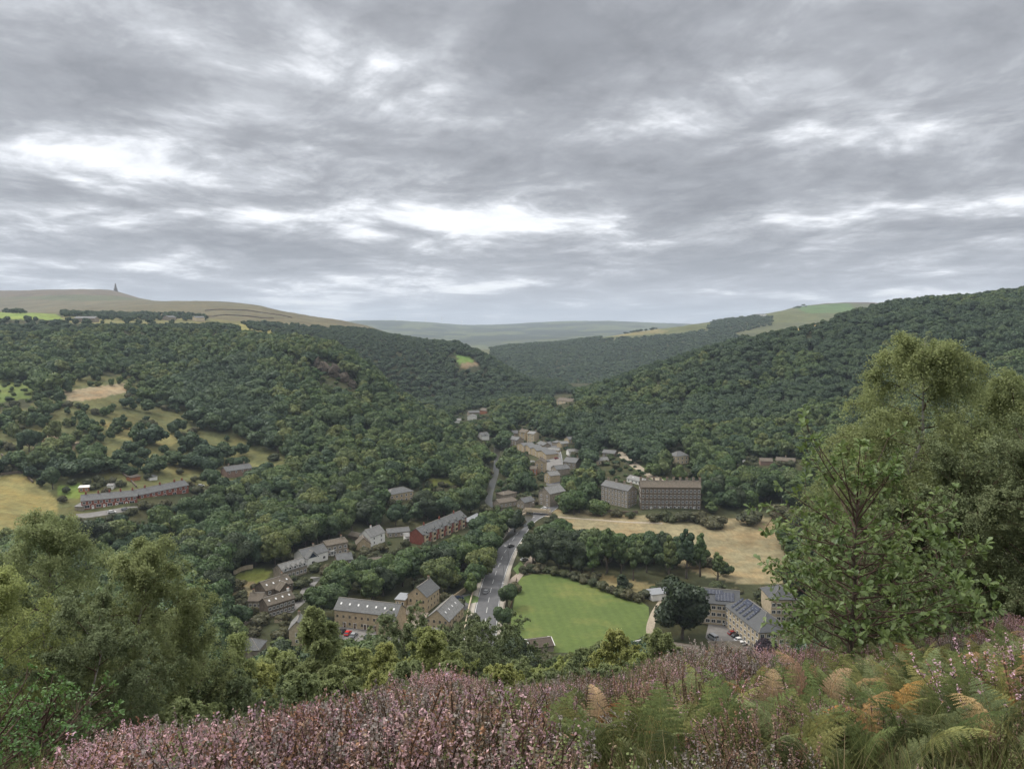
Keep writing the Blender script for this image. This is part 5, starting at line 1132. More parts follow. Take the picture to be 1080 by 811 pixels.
def sapling(label, px, Y, top, spread, ne=190, seed=3, leaf='oak_leaves', size=.12, name='oak_sapling', cat='tree', per=9, t0=.16):
    rs = np.random.RandomState(seed); a, e = ae(px, top); x0 = a*Y; g0 = gz(x0, Y); H = EYE+e*Y-g0
    r = empty(name, (x0, Y, g0)); tag(r, label, cat); tb = MB(); lb = MB(); P = []; D = []
    tp = [np.array([math.sin(t*2.2)*.12*H*.3+rs.normal()*.02, rs.normal()*.03, -.3+(H*.95+.3)*t]) for t in np.linspace(0, 1, 8)]
    tb.tube([tuple(p) for p in tp], [.045*(1-t)**.8+.008 for t in np.linspace(0, 1, 8)], 8)
    nb = max(12, ne//7)
    for j in range(nb):
        t = t0+(1-t0)*(j+rs.rand())/nb; i = min(int(t*7), 6); f = t*7-i; b0 = tp[i]*(1-f)+tp[i+1]*f; az = j*2.39996; L = spread*(math.sqrt(max(.03, 1-(1.25*(t-.45))**2)))*rs.uniform(.6, 1.12)
        d = np.array([math.cos(az), math.sin(az), rs.uniform(.15, .55)+(t > .85)*.9]); d = d/np.linalg.norm(d)
        q = lambda s: b0+d*L*s+np.array([0, 0, L*.12*s*s])
        lb.tube([tuple(q(0)), tuple(q(.4)), tuple(q(.75)), tuple(q(1))], [.016, .011, .007, .004], 5, cap=False)
        for m in range(7):
            s = 1.0 if m == 0 else rs.uniform(.25, .98); o = q(s); d2 = unit(d+rs.normal(size=3)*.75+np.array([0, 0, .25])); L2 = 0.02 if m == 0 else L*rs.uniform(.14, .36)+.05; e2 = o+d2*L2
            if m: lb.tube([tuple(o), tuple((o+e2)/2), tuple(e2)], [.006, .004, .003], 4, cap=False)
            for w in range(per):
                bk = rs.rand()**2*.5; P.append(e2-d2*L2*bk); aa = rs.uniform(0, 6.28); u = unit(np.cross(d2, [.3, .2, .9])); v = np.cross(d2, u)
                D.append(unit(d2*rs.uniform(.1, .8)+(u*math.cos(aa)+v*math.sin(aa))*.9+np.array([0, 0, .15])))
    V, F = oak_leaf_set(rs, np.array(P), np.array(D), size)
    me = np_mesh('foliage', V, F, [M[leaf]], smooth_=True)
    tb.build('trunk', M['bark'], r, True); lb.build('branches', M['twig'], r, True); link('foliage', me, r); return r
def vcol_mat(name, tr=.25, rough=.8):
    m = bpy.data.materials.new(name); m.use_nodes = True; t = m.node_tree; t.nodes.clear(); gg = G(t)
    at = gg.n('ShaderNodeAttribute', attribute_name='col').outputs[0]; rnd = gg.n('ShaderNodeObjectInfo').outputs['Random']
    sc = gg.v('SCALE', at); t.links.new(gg.m('ADD', .50, gg.m('MULTIPLY', rnd, .56)), sc.node.inputs['Scale'])
    hs = gg.n('ShaderNodeHueSaturation', {'Hue': gg.m('ADD', .485, gg.m('MULTIPLY', gg.m('FRACT', gg.m('MULTIPLY', rnd, 7.3)), .03)), 'Color': sc})
    mx = gg.n('ShaderNodeMixShader', {0: tr, 1: gg.n('ShaderNodeBsdfDiffuse', {0: hs.outputs[0]}).outputs[0], 2: gg.n('ShaderNodeBsdfTranslucent', {0: hs.outputs[0]}).outputs[0]})
    gg.n('ShaderNodeOutputMaterial', {0: mx.outputs[0]}); M[name] = m; return m
vcol_mat('heather_leaves', .2); vcol_mat('bracken_leaves', .35)
def heather_tuft(seed, flower, brown, h=.42, rad=.27, ns=84):
    rs = np.random.RandomState(seed); VV = []; FF = []; CC = []; n0 = 0
    def addq(V, F, c):
        nonlocal n0
        VV.append(V); FF.append(F+n0); CC.append(c); n0 += len(V)
    for s in range(ns):
        az = rs.uniform(0, 6.28); rr = rad*math.sqrt(rs.rand()); b0 = np.array([math.cos(az)*rr*.35, math.sin(az)*rr*.35, -.05]); L = h*rs.uniform(.6, 1.12)
        tip = np.array([math.cos(az)*rr*1.25, math.sin(az)*rr*1.25, L])+rs.normal(size=3)*.02
        u = np.linspace(0, 1, 5)[:, None]; pts = b0+(tip-b0)*u+np.array([0, 0, 1])*L*.12*np.sin(u*3.14)+np.array([math.cos(az), math.sin(az), 0])*rr*.25*np.sin(u*3.14)
        w = unit(np.cross(tip-b0, rs.normal(size=3)))*.0022
        V = np.concatenate([pts-w, pts+w]); F = np.array([[i, i+1, 6+i, 5+i] for i in range(4)]); addq(V, F, np.tile(np.array([.12, .085, .06])*rs.uniform(.6, 1.5), (len(V), 1)))
        fl = rs.rand() < .86
        for lo, hi, m, c0, sz in ((.12, .62, 14, (.13, .14, .06), .013), (.60, 1.05, 34, flower if fl else brown, .0105)):
            t = rs.uniform(lo, hi, m); i = np.clip((t*4).astype(int), 0, 3); f = (t*4-i)[:, None]; P = pts[i]*(1-f)+pts[i+1]*f+rs.normal(size=(m, 3))*.0085*(1.15-t[:, None]*.6)
            V, F, _ = flakes(rs, P, unit(rs.normal(size=(m, 3))+np.array([0, 0, .6])), np.full(m, sz*.62), tilt=.6)
            c = np.array(c0)*rs.uniform(.65, 1.4, (m, 1))
            if hi > 1 and fl: c = np.where(rs.rand(m, 1) < .22, np.array(brown)*rs.uniform(.7, 1.3, (m, 1)), c)
            addq(V, F, np.repeat(c, 4, axis=0))
    return np_mesh('heather_tuft', np.concatenate(VV), np.concatenate(FF), [M['heather_leaves']], smooth_=False, col=np.concatenate(CC))
def frond(seed, c0, L=.95, stem=.5, curl=0.0):
    """one bracken frond: stalk, arching rachis, pinnae with pinnules"""
    rs = np.random.RandomState(seed); VV = []; FF = []; CC = []; n0 = 0
    c0 = np.array(c0)
    def path(s):   # s 0..1 stalk then blade
        k = stem/(stem+L); T = stem+L; ang = 1.45-1.35*np.clip((s-k*.6)/(1-k*.6), 0, 1)**1.1-curl*s*s
        return ang
    N = 60; S = np.linspace(0, 1, N); ang = path(S); ds = (stem+L)/(N-1); X = np.concatenate([[0], np.cumsum(np.cos(ang[:-1])*ds)]); Z = np.concatenate([[0], np.cumsum(np.sin(ang[:-1])*ds)])
    C = np.c_[X, np.zeros(N), Z-.05]
    w = np.linspace(.0045, .001, N)[:, None]; side = np.array([0, 1, 0.]); V = np.concatenate([C-side*w, C+side*w]); F = np.array([[i, i+1, N+i+1, N+i] for i in range(N-1)])
    VV.append(V); FF.append(F); CC.append(np.tile(c0*np.array([1.3, 1.1, .8]), (len(V), 1))); n0 = len(V)
    k0 = stem/(stem+L); np_ = 17
    for j in range(np_):
        t = j/(np_-1); s = k0+(1-k0)*(t*.97+.01); i = min(int(s*(N-1)), N-2); o = C[i]; tan = unit(C[i+1]-C[i]); nrm = unit(np.cross(tan, side)); nrm = nrm*np.sign(nrm[2]+1e-6)
        pl = L*.40*(1-t)**.85*(1 if j > 0 else .85)+.015
        for sg in (-1, 1):
            d = unit(side*sg*1.0+tan*(.32+.35*t)+nrm*rs.uniform(-.12, .12)); m = max(3, int(pl/.0155)); u = (np.arange(m)+.5)/m
            P = o+d*(u*pl)[:, None]-np.array([0, 0, 1])*(pl*.32*u*u)[:, None]; b2 = unit(np.cross(d, nrm)); wl = .052*(L/.95)*(1-u)**.7*(1-t*.45)+.006
            for sh in (-1, 1):
                dd = unit(b2*sh+d*.35+rs.normal(size=(m, 3))*.07-np.array([0, 0, .18])); wd = d*(pl/m*.43)
                q = np.stack([P-wd, P+dd*wl[:, None]*.62-wd*.9, P+dd*wl[:, None]+wd*.2, P+wd], 1).reshape(-1, 3)
                VV.append(q); FF.append(np.arange(4*m).reshape(m, 4)+n0); n0 += 4*m
                cc = c0*(1+.25*rs.normal(size=(m, 1)).clip(-1, 1))*(1+.12*t); CC.append(np.repeat(cc, 4, axis=0))
            wv = .0016; V = np.array([o-tan*wv, o+tan*wv, o+d*pl-np.array([0, 0, pl*.32])+tan*wv*.3, o+d*pl-np.array([0, 0, pl*.32])-tan*wv*.3]); VV.append(V); FF.append(np.array([[0, 1, 2, 3]])+n0); n0 += 4; CC.append(np.tile(c0*1.2, (4, 1)))
    return np_mesh('frond', np.concatenate(VV), np.concatenate(FF), [M['bracken_leaves']], col=np.concatenate(CC))
def grass_tuft(seed, c0):
    rs = np.random.RandomState(seed); VV = []; FF = []; CC = []; n0 = 0
    for s in range(46):
        az = rs.uniform(0, 6.28); L = rs.uniform(.18, .5); ln = rs.uniform(.1, .8); b0 = np.array([math.cos(az), math.sin(az), 0])*rs.uniform(0, .05); u = np.linspace(0, 1, 5)
        d = np.array([math.cos(az), math.sin(az), 0]); pts = b0+np.outer(u**1.6*L*ln, d)+np.outer(u*L*(1-.35*ln*u), [0, 0, 1]); w = np.cross(d, [0, 0, 1])*.0028*np.linspace(1, .15, 5)[:, None]
        VV.append(np.concatenate([pts-w, pts+w])); FF.append(np.array([[i, i+1, 6+i, 5+i] for i in range(4)])+n0); n0 += 10; CC.append(np.tile(np.array(c0)*rs.uniform(.6, 1.3), (10, 1)))
    return np_mesh('grass_tuft', np.concatenate(VV), np.concatenate(FF), [M['bracken_leaves']], col=np.concatenate(CC))
# the outline the low plants make against the trees behind, as seen
EDGE = [(-200, 830), (60, 812), (82, 800), (128, 768), (165, 778), (230, 768), (295, 744), (350, 741), (385, 738), (425, 716), (455, 706), (478, 708), (500, 722), (535, 732), (575, 728), (620, 716), (665, 712), (700, 694), (745, 684), (800, 688), (850, 682), (880, 676), (905, 684), (960, 672), (1010, 664), (1060, 648), (1100, 642), (1400, 620)]
def edge_h(x, y, z, h, rs, jit=6):
    """tallest a plant may be here without standing over that outline"""
    px, _ = to_px(x, y, z); lim = np.interp(px, [p[0] for p in EDGE], [p[1] for p in EDGE])+rs.normal(size=len(x))*jit+fbm(x+5, y*.6, 1.15, 3)*16-2
    _, py1 = to_px(x, y, z+h); _, py0 = to_px(x, y, z); f = np.clip((py0-lim)/np.maximum(py0-py1, .1), 0, 1); return f
def underfoot():
    rs = np.random.RandomState(21)
    n = 110000; y = rs.uniform(2.4, 23, n); x = rs.uniform(-.82, .82, n)*(y+3.5); z = ground(x, y); px, py = to_px(x, y, z)
    AREA = 20.6*(2*.82*16.2); dens = n/AREA
    BR = [(500, 2500), (490, 850), (560, 800), (600, 782), (650, 772), (700, 775), (760, 768), (810, 752), (850, 722), (900, 705), (1080, 700), (2000, 680), (2500, 2500)]
    nz = fbm(x, y, 2.2, 3); inb = inpoly(px+nz*60, py+nz*26, BR)
    lf = (px < 70) & (py > 700)
    ph = np.where(inb, np.where(px > 860, .04, .12), np.where(lf, .05, .92)*np.clip(1.15+1.3*fbm(x-60, y+11, 1.5, 3), .25, 1.1))
    k = (rs.rand(n) < ph*18/dens); sc = (0.8+.45*rs.rand(n))*(1+.8*fbm(x+40, y, 1.7, 3)); mound = inpoly(px, py, [(690, 745), (700, 705), (850, 705), (850, 760)]); sc *= np.where(mound, 1.45, 1.0)
    f = edge_h(x, y, z, .62*sc, rs, 4); k &= f > .45; sc = sc*np.minimum(1, f); sc = sc[k]; m = k.sum()
    F1, F2, B1, B2 = (.66, .43, .45), (.54, .36, .365), (.38, .22, .14), (.30, .22, .16)
    tufts = [heather_tuft(1, F1, B1), heather_tuft(2, F2, B1), heather_tuft(3, (.58, .41, .40), B2), heather_tuft(4, (.36, .23, .17), B2, .38), heather_tuft(5, (.42, .37, .34), (.26, .22, .19), .44), heather_tuft(6, (.64, .43, .50), B1, .42), heather_tuft(7, (.22, .25, .11), B2, .4)]
    idx = rs.randint(0, 7, m); q = fbm(x[k]+9, y[k]+3, 2.2, 3); idx = np.where(q > .10, rs.choice([0, 5, 1, 2], m), idx); idx = np.where(q < -.08, rs.choice([3, 4, 2, 6], m), idx); idx = np.where((py[k] > 770) & (rs.rand(m) < .4), rs.choice([4, 4, 3, 6], m), idx); idx = np.where(rs.rand(m) < .10, 6, idx)
    gn_stuff('heather', np.c_[x, y, z][k], np.c_[sc*1.15, sc*1.15, sc], rs.uniform(0, 6.28, m), idx, tufts, 'pink and brown flowering heather over the crest of the hillside', 'heather', tilt=rs.normal(size=(m, 2))*.34)
    # bracken
    pb = np.where(inb, 1.0, np.where(lf, .10, np.where(fbm(x+31, y+7, 1.6, 2) > .28, .30, .02))); pb = np.where((px < 430) & (py > 800) & (px > 290), .25, pb)
    k2 = (rs.rand(n) < pb*30/dens) & (y > 4.3); s2 = rs.uniform(.38, .72, n); f = edge_h(x, y, z, 1.0*s2, rs, 4); k2 &= f > .5; s2 = (s2*np.minimum(1, f))[k2]; m2 = k2.sum()
    cols = [(.17, .20, .075), (.20, .225, .11), (.14, .175, .07), (.235, .24, .095), (.18, .215, .105), (.24, .235, .09), (.33, .215, .10), (.40, .27, .15), (.36, .20, .08)]
    fr = [frond(30+i, c, L=.70+.05*(i % 4), stem=.30+.05*(i % 3), curl=.25*(i % 2)+(.6 if i > 5 else 0)) for i, c in enumerate(cols)]
    idx = rs.choice(9, m2, p=[.22, .20, .18, .14, .14, .05, .025, .02, .025])
    gn_stuff('bracken', np.c_[x, y, z][k2], np.c_[s2, s2, s2], rs.uniform(0, 6.28, m2), idx, fr, 'green bracken fronds with a few browned ones', 'bracken', tilt=rs.normal(size=(m2, 2))*.28)
    k3 = (rs.rand(n) < 9/dens) & (edge_h(x, y, z, .45, rs, 4) > .9); m3 = k3.sum()
    gn_stuff('grass', np.c_[x, y, z][k3], np.ones((m3, 3))*rs.uniform(.7, 1.3, (m3, 1)), rs.uniform(0, 6.28, m3), rs.randint(0, 3, m3), [grass_tuft(1, (.24, .24, .10)), grass_tuft(2, (.30, .25, .14)), grass_tuft(3, (.18, .21, .08))], 'thin yellow-green grass between heather and bracken', 'grass')
    print('LOW', m, m2, m3)
    # browned fronds that stand out
    for i, (px_, Y, h, rz) in enumerate(((838, 5.7, .72, 2.2), (812, 5.6, .55, 1.2), (628, 5.8, .5, 1.9), (880, 5.7, .55, .4))):
        a, _ = ae(px_, 700); xx = a*Y; o = link('dead_bracken_frond', frond(70+i, (.52, .36, .23), L=.62, stem=.34, curl=1.0)); o.location = (xx, Y, gz(xx, Y)+.35); o.rotation_euler = (.1, -.5, rz); o.scale = (h, h, h)
        tag(o, ['large pale brown withered frond standing up near the bottom edge', 'smaller withered frond left of the large pale brown one', 'tan curled frond low in the middle of the bracken', 'withered frond right of the large pale brown one'][i], 'bracken', 'withered bracken fronds')
def near_trees():
    B = birch
    B('big birch at far left, its crown highest of the left group', 45, 27, 543, 3.9, leaves=90000, size=.064, stems=1, nb=54, seed=1, shape='dome', leaf='birch_leaves')
    B('birch with dark leaning stem, right of the highest left one', 150, 26, 570, 3.3, leaves=80000, size=.064, stems=1, nb=50, seed=2, shape='dome')
    B('slim birch at the right edge of the left group', 206, 28, 622, 2.2, leaves=32000, size=.064, nb=36, seed=3, shape='dome')
    B('low birch in front of the left group, at the frame edge', -12, 22, 600, 3.0, leaves=50000, size=.058, nb=40, seed=4, shape='dome', leaf='yellow_birch_leaves')
    B('bushy lower birch under the left group', 95, 22, 655, 3.0, leaves=60000, size=.055, nb=26, seed=5, leaf='willow_leaves', shape='round')
    B('yellow-leaved young birch right of the left group', 246, 31, 660, 1.9, leaves=22000, size=.06, nb=24, seed=6, leaf='yellow_birch_leaves')
    mid = [(330, 42, 640, 2.1, 'birch_leaves', 26000, 'tall pointed birch standing clear in the lower middle'), (290, 46, 690, 2.2, 'yellow_birch_leaves', 15000, 'pale yellow-green birch left of the tall pointed one'),
           (372, 47, 690, 2.2, 'yellow_birch_leaves', 15000, 'yellow-green birch right of the tall pointed one'), (405, 52, 680, 2.2, 'yellow_birch_leaves', 15000, 'light green birch below the cottage car park'),
           (424, 66, 655, 2.5, 'willow_leaves', 17000, 'darker green tree just below the cottage car park wall'), (458, 48, 668, 2.1, 'yellow_birch_leaves', 18000, 'yellowish birch in front of the low workshop roof'),
           (474, 44, 700, 1.8, 'birch_leaves', 12000, 'small birch behind the tallest pink heather'), (520, 78, 668, 3.6, 'willow_leaves', 20000, 'broad dark grey-green willow at the foot of the main road'),
           (492, 70, 676, 2.4, 'willow_leaves', 15000, 'smaller dark willow left of the broad one by the road'), (548, 60, 690, 2.4, 'birch_leaves', 15000, 'birch just left of the field hut'),
           (592, 55, 698, 2.3, 'yellow_birch_leaves', 15000, 'low yellow birch under the field hut'), (618, 62, 682, 2.4, 'birch_leaves', 15000, 'birch just right of the field hut'),
           (652, 58, 656, 2.4, 'yellow_birch_leaves', 18000, 'taller golden-green birch against the lower edge of the pitch'), (640, 48, 700, 1.8, 'birch_leaves', 11000, 'low birch before the golden-green one'),
           (697, 66, 660, 2.4, 'birch_leaves', 17000, 'round-topped birch beside the white fence at the pitch corner'), (676, 54, 684, 2.0, 'yellow_birch_leaves', 14000, 'yellow-green birch left of the round-topped one'),
           (532, 50, 700, 2.0, 'yellow_birch_leaves', 12000, 'low light green birch between pink heather and willow'), (570, 46, 708, 1.8, 'birch_leaves', 11000, 'low birch behind the right-hand heather edge'),
           (268, 38, 700, 2.0, 'yellow_birch_leaves', 14000, 'golden low birch beside the yellow-leaved one'), (312, 36, 716, 1.7, 'birch_leaves', 11000, 'low dark birch at the foot of the tall pointed one'),
           (352, 38, 712, 1.7, 'birch_leaves', 11000, 'low green birch behind the left heather edge'), (395, 40, 712, 1.7, 'yellow_birch_leaves', 11000, 'low yellow birch behind the middle heather'),
           (432, 42, 704, 1.7, 'birch_leaves', 11000, 'low birch left of the tallest pink heather'), (505, 44, 712, 1.7, 'birch_leaves', 11000, 'low dark birch right of the tallest pink heather'),
           (612, 46, 712, 1.7, 'willow_leaves', 11000, 'low grey-green willow behind the right-hand heather'), (738, 62, 700, 2.0, 'yellow_birch_leaves', 11000, 'low birch behind the heather mound'),
           (712, 50, 706, 1.8, 'willow_leaves', 11000, 'low willow left of the heather mound'), (790, 58, 700, 2.0, 'yellow_birch_leaves', 11000, 'light bush in front of the dark brown hipped roof'),
           (840, 55, 690, 2.2, 'birch_leaves', 13000, 'birch bush below the purple-leaved tree'), (230, 28, 735, 1.7, 'willow_leaves', 14000, 'low dark willow at the left heather edge'), (190, 22, 745, 1.5, 'birch_leaves', 14000, 'low birch just behind the left end of the heather')]
    for i, (px, Y, top, sp, lf, nl, lab) in enumerate(mid):
        sp *= 2.4; nl = int(nl*2.8); top += 5 if 'willow' in lf or px > 500 else -3
        B(lab, px, Y, top, sp, leaf=lf, leaves=nl, size=.06+.0012*Y, nb=36, seed=20+i, shape='round' if 'willow' in lf else 'cone' if i % 3 == 0 else 'birch', group='birches and willows on the hillside')
    B('tall weeping birch at right, highest of the near trees', 972, 24, 348, 4.3, leaves=120000, size=.062, nb=52, droop=.95, seed=60, stems=1, skirt=.15, shape='dome')
    B('second weeping birch, cut by the right frame edge', 1068, 26, 398, 4.2, leaves=90000, size=.062, nb=44, droop=.9, seed=61, skirt=.15, shape='dome')
    B('lower left shoulder birch of the right group', 912, 27, 440, 2.6, leaves=42000, size=.062, nb=34, droop=.9, seed=62, shape='dome')
    B('dense round grey-green willow under the tall weeping birch', 1012, 21, 500, 3.3, leaf='willow_leaves', leaves=90000, size=.05, nb=44, droop=.3, seed=63, shape='round', name='willow_tree')
    B('dense willow at the right frame edge behind the bracken', 1092, 19, 478, 2.6, leaf='willow_leaves', leaves=60000, size=.05, nb=34, droop=.3, seed=64, shape='round', name='willow_tree')
    B('dark willow behind the oak sapling', 935, 22, 545, 2.6, leaf='willow_leaves', leaves=50000, size=.05, nb=34, droop=.35, seed=65, shape='round', name='willow_tree')
    sapling('young oak with large glossy leaves standing before the right-hand birches', 898, 12, 516, 1.6, ne=460, seed=3, size=.12, t0=.16)
    sapling('smaller oak shoot with rosettes of leaves right of the young oak', 990, 13.5, 586, 1.1, ne=150, seed=4, size=.16)
    sapling('bright green bush in the bottom left corner', 36, 9.0, 756, 1.0, ne=340, seed=6, size=.055, leaf='shrub_leaves', name='shrub', cat='shrub')
    sapling('second bright green bush, cut by the bottom left corner', -22, 8.0, 772, 1.0, ne=300, seed=7, size=.055, leaf='shrub_leaves', name='shrub', cat='shrub')
near_trees()
underfoot()
# ----- individual trees that can be told apart
tree_px('round_tree', 'fresh', 497, 629, 10.5, 'bright green egg-shaped tree on the grass island beside the road junction')
tree_px('spreading_tree', 'dark', 720, 674, 25, 'very large dark round tree between the playing field and the apartment car park', w=1.05)
tree_px('purple_tree', 'purple', 808, 694, 6.5, 'dark purple-leaved tree in front of the apartment building', w=1.15)
tree_px('cypress', 'cypress', 444, 524, 12, 'left of two narrow dark conifers beside the valley lawn')
tree_px('cypress', 'cypress', 450, 523, 14, 'right and taller of two narrow dark conifers beside the valley lawn')
tree_px('roadside_tree', 'oak', 535, 640, 11, 'round tree overhanging the right side of the road, at the pitch corner')
tree_px('roadside_tree', 'oak', 530, 662, 9, 'lower of two trees between the road and the left edge of the pitch')
tree_px('lime_tree', 'limegreen', 713+12, 466, 15, 'yellow-green tree standing out in the dark wood above the hillside villa', ymin=300)
for i, (px, py, h, w) in enumerate([(640, 604, 25, 1.0), (668, 612, 21, .8), (682, 604, 20, .8), (706, 612, 25, .8), (724, 610, 27, .85), (738, 608, 24, .85), (757, 614, 16, 1.3), (625, 608, 22, 1.0), (655, 606, 22, .9)]):
    tree_px('poplar', 'tall', px, py, h, ['tall full tree at the left end of the poplar row by the straw field', 'tall poplar third from the left in the row behind the pitch', 'slim poplar in the middle of the row behind the pitch',
        'tall poplar just right of the middle of the row behind the pitch', 'tallest airy poplar in the row before the straw field', 'poplar at the right of the row before the straw field', 'broad dark low tree ending the poplar row behind the apartments',
        'leftmost tree of the poplar row, against the dark thicket', 'broad poplar second from the left in the row behind the pitch'][i], group='poplars in a row behind the pitch', w=w)
for i, (px, py, h, w) in enumerate([(562, 594, 15, 1.1), (574, 598, 16, 1.1), (588, 600, 17, 1.1), (602, 602, 17, 1.1), (614, 604, 15, 1.1), (580, 586, 15, 1.1), (596, 588, 14, 1.1), (610, 590, 15, 1.1)]):
    tree_px('broadleaf_tree', 'dark', px, py, h, 'dark tree in the thicket between the main road and the pitch', group='dark trees above the pitch', w=w)
for i, (px, py, h, w) in enumerate([(650, 545, 5, 1), (665, 546, 4, 1), (755, 556, 7, 1.5), (790, 552, 8, 1.5), (820, 548, 9, 1.4), (842, 552, 8, 1.3), (690, 549, 5, 1.5), (705, 549, 6, 1.4), (722, 550, 6, 1.5), (740, 551, 7, 1.4)]):
    tree_px('shrub', 'bush', px, py, h, 'green shrub in the garden hedge below the tall stone terrace', 'shrub', 'shrubs below the tall stone terrace', w=w)
HEDGE = [(552, 604), (560, 603), (568, 603), (577, 604), (586, 606), (596, 608), (606, 611), (616, 614), (626, 618), (636, 622), (646, 625), (655, 629), (664, 632), (672, 634), (680, 630), (690, 624), (700, 620), (708, 614), (660, 622), (628, 611)]
for i, (px, py) in enumerate(HEDGE):
    tree_px('shrub', 'bush', px, py, 3.2+1.2*((i*37) % 5)/5, 'olive scrub bush along the top edge of the playing field', 'shrub', 'scrub bushes round the playing field', w=1.2)
tree_px('conifer', 'cypress', 656, 626, 12, 'dark pointed conifer at the top corner of the playing field', w=2.0)
for px, py in [(503, 656), (506, 664), (497, 668), (480, 652), (478, 660), (488, 640), (482, 668)]:
    tree_px('shrub', 'bush', px-3, py, 3.4, 'garden shrub beside the slate-roofed house at the junction', 'shrub', 'garden shrubs at the junction house')
for px, py in [(100, 516), (108, 512), (118, 510), (128, 513), (112, 520), (70, 520), (66, 530), (206, 508), (214, 506), (156, 506), (76, 512), (190, 500), (92, 512), (104, 508)]:
    tree_px('shrub', 'bush', px, py, 3.8, 'garden shrub behind the red-brick cottages', 'shrub', 'garden shrubs behind the red-brick cottages', ymin=300)
SETTLE = []
# ----- scattered trees
def scatter():
    rs = np.random.RandomState(11); pts = []
    for y0, y1, sp in ((95, 246, 7.0), (246, 470, 8.6), (470, 820, 9.4), (820, 1650, 10.2), (1650, 2500, 13.0), (2500, 3900, 17.0)):
        gy = np.arange(y0, y1, sp); 
        for y in gy:
            gx = np.arange(-0.86*y, 0.86*y, sp); n = len(gx)
            pts.append(np.c_[gx+rs.uniform(-.45, .45, n)*sp, np.full(n, y)+rs.uniform(-.45, .45, n)*sp])
    P = np.concatenate(pts); x, y = P[:, 0], P[:, 1]; z = ground(x, y)
    n = len(x)
    big = fbm(x, y, 45, 2)
    h = rs.uniform(10.5, 17.5, n)*(1+0.22*big); h[y > 900] *= .80; h[(y > 880) & (x < -150)] *= .8; h[y < 235] *= .62
    px, py = to_px(x, y, z)
    keep = seen(x, y, z+h, 0.012)
    # a wood or not?
    wood = np.ones(n, bool)
    fa = y > 1150
    woodf = np.zeros(n, bool)
    jx = fbm(x, y, 60, 2)*4; jy = fbm(x+500, y, 60, 2)*1.6
    for y0, y1, dens, poly in [
        (1150, 1700, 1.0, [(330, 350), (360, 346), (400, 348), (440, 350), (480, 356), (520, 372), (560, 392), (600, 410), (640, 420), (640, 450), (420, 450), (330, 400)]),
        (1650, 3000, 1.0, [(518, 368), (560, 363), (600, 357), (628, 356), (640, 358), (700, 354), (740, 350), (790, 350), (850, 345), (880, 400), (600, 425), (520, 420)]),
        (1650, 3000, 1.0, [(745, 352), (752, 340), (780, 334), (812, 336), (815, 352)]),
        (2000, 3900, .55, [(600, 350), (640, 348), (690, 342), (700, 346), (640, 354)]),
        (2000, 3900, .6, [(700, 338), (728, 334), (730, 338), (704, 342)]), (2000, 3900, .5, [(745, 331), (772, 325), (790, 328), (782, 334), (750, 336)]),
        (2000, 3900, .4, [(815, 322), (848, 320), (850, 324), (815, 326)]),
        (1000, 1500, 0.5, [(5, 324), (26, 326), (26, 331), (4, 330)]), (1000, 1900, .45, [(66, 330), (110, 331), (160, 332), (215, 334), (218, 339), (66, 337)]),
        (1000, 1900, .6, [(255, 342), (300, 342), (345, 348), (345, 362), (280, 356)]),
    ]:
        k = fa & (y > y0) & (y < y1) & inpoly(px+jx, py+jy, poly); woodf |= k & (rs.rand(n) < dens)
    wood[fa] = woodf[fa]
    # the open tops
    top = (y > 960) & (y < 1150) & (px < 300) & (py < 346); wood[top] &= rs.rand(top.sum()) < 0.12
    wood[(y > 500) & inpoly(px, py, [(772, 352), (800, 346), (868, 334), (884, 340), (850, 350), (790, 362)])] = False
    wood[(y > 850) & (y < 1200) & inpoly(px, py, [(236, 342), (262, 342), (298, 350), (286, 358), (252, 352)])] = False
    sp_ = np.zeros(n, bool)
    for poly in SPARSE: sp_ |= inpoly(px, py, poly) & (y < 800)
    clump = fbm(x+333, y+99, 38, 3)
    wood &= ~(sp_ & (clump < 0.10) & (rs.rand(n) < 0.72))
    h = np.where(sp_, h*rs.uniform(0.30, 0.95, n), h)
    r = h*0.42
    # keep the views open
    nearish = y < 1300
    bad = np.zeros(n, bool)
    for fx, fh in ((0, .98), (0, .8), (-.75, .72), (.75, .72), (0, .55), (0, .3), (-.55, .88), (.55, .88)):
        qx, qy = to_px(x+fx*r, y, z+h*fh)
        for poly in KEEP: bad |= inpoly(qx, qy, poly) & nearish
    # a tree that fails may still fit as a smaller one
    small = bad & (rs.rand(n) < 0.5)
    h2 = h*0.45; bad2 = np.zeros(n, bool)
    for fx, fh in ((0, .98), (-.6, .75), (.6, .75), (0, .1)):
        qx, qy = to_px(x+fx*h2*.42, y, z+h2*fh)
        for poly in KEEP: bad2 |= inpoly(qx, qy, poly)
    h = np.where(small, h2, h)
    bad = np.where(small, bad2, bad)
    # where neither fits, low garden bushes, off the roads, fields and plots
    opn = np.zeros(n, bool)
    for poly in OPEN: opn |= inpoly(px, py, poly)
    h3 = rs.uniform(2.2, 4.8, n); _, py3 = to_px(x, y, z+h3); 
    bsh = bad & ~opn & (y < 1000) & (y > 235) & ~sp_ & (rs.rand(n) < .85); h = np.where(bsh, h3, h); bad = bad & ~bsh
    # extra ones between
    ok = keep & wood & ~bad
    for hxx, hyy, hr in HAND+SETTLE: ok &= ((x-hxx)**2+(y-hyy)**2) > (hr+0.5+h*0.18)**2
    return x[ok], y[ok], z[ok], h[ok], rs
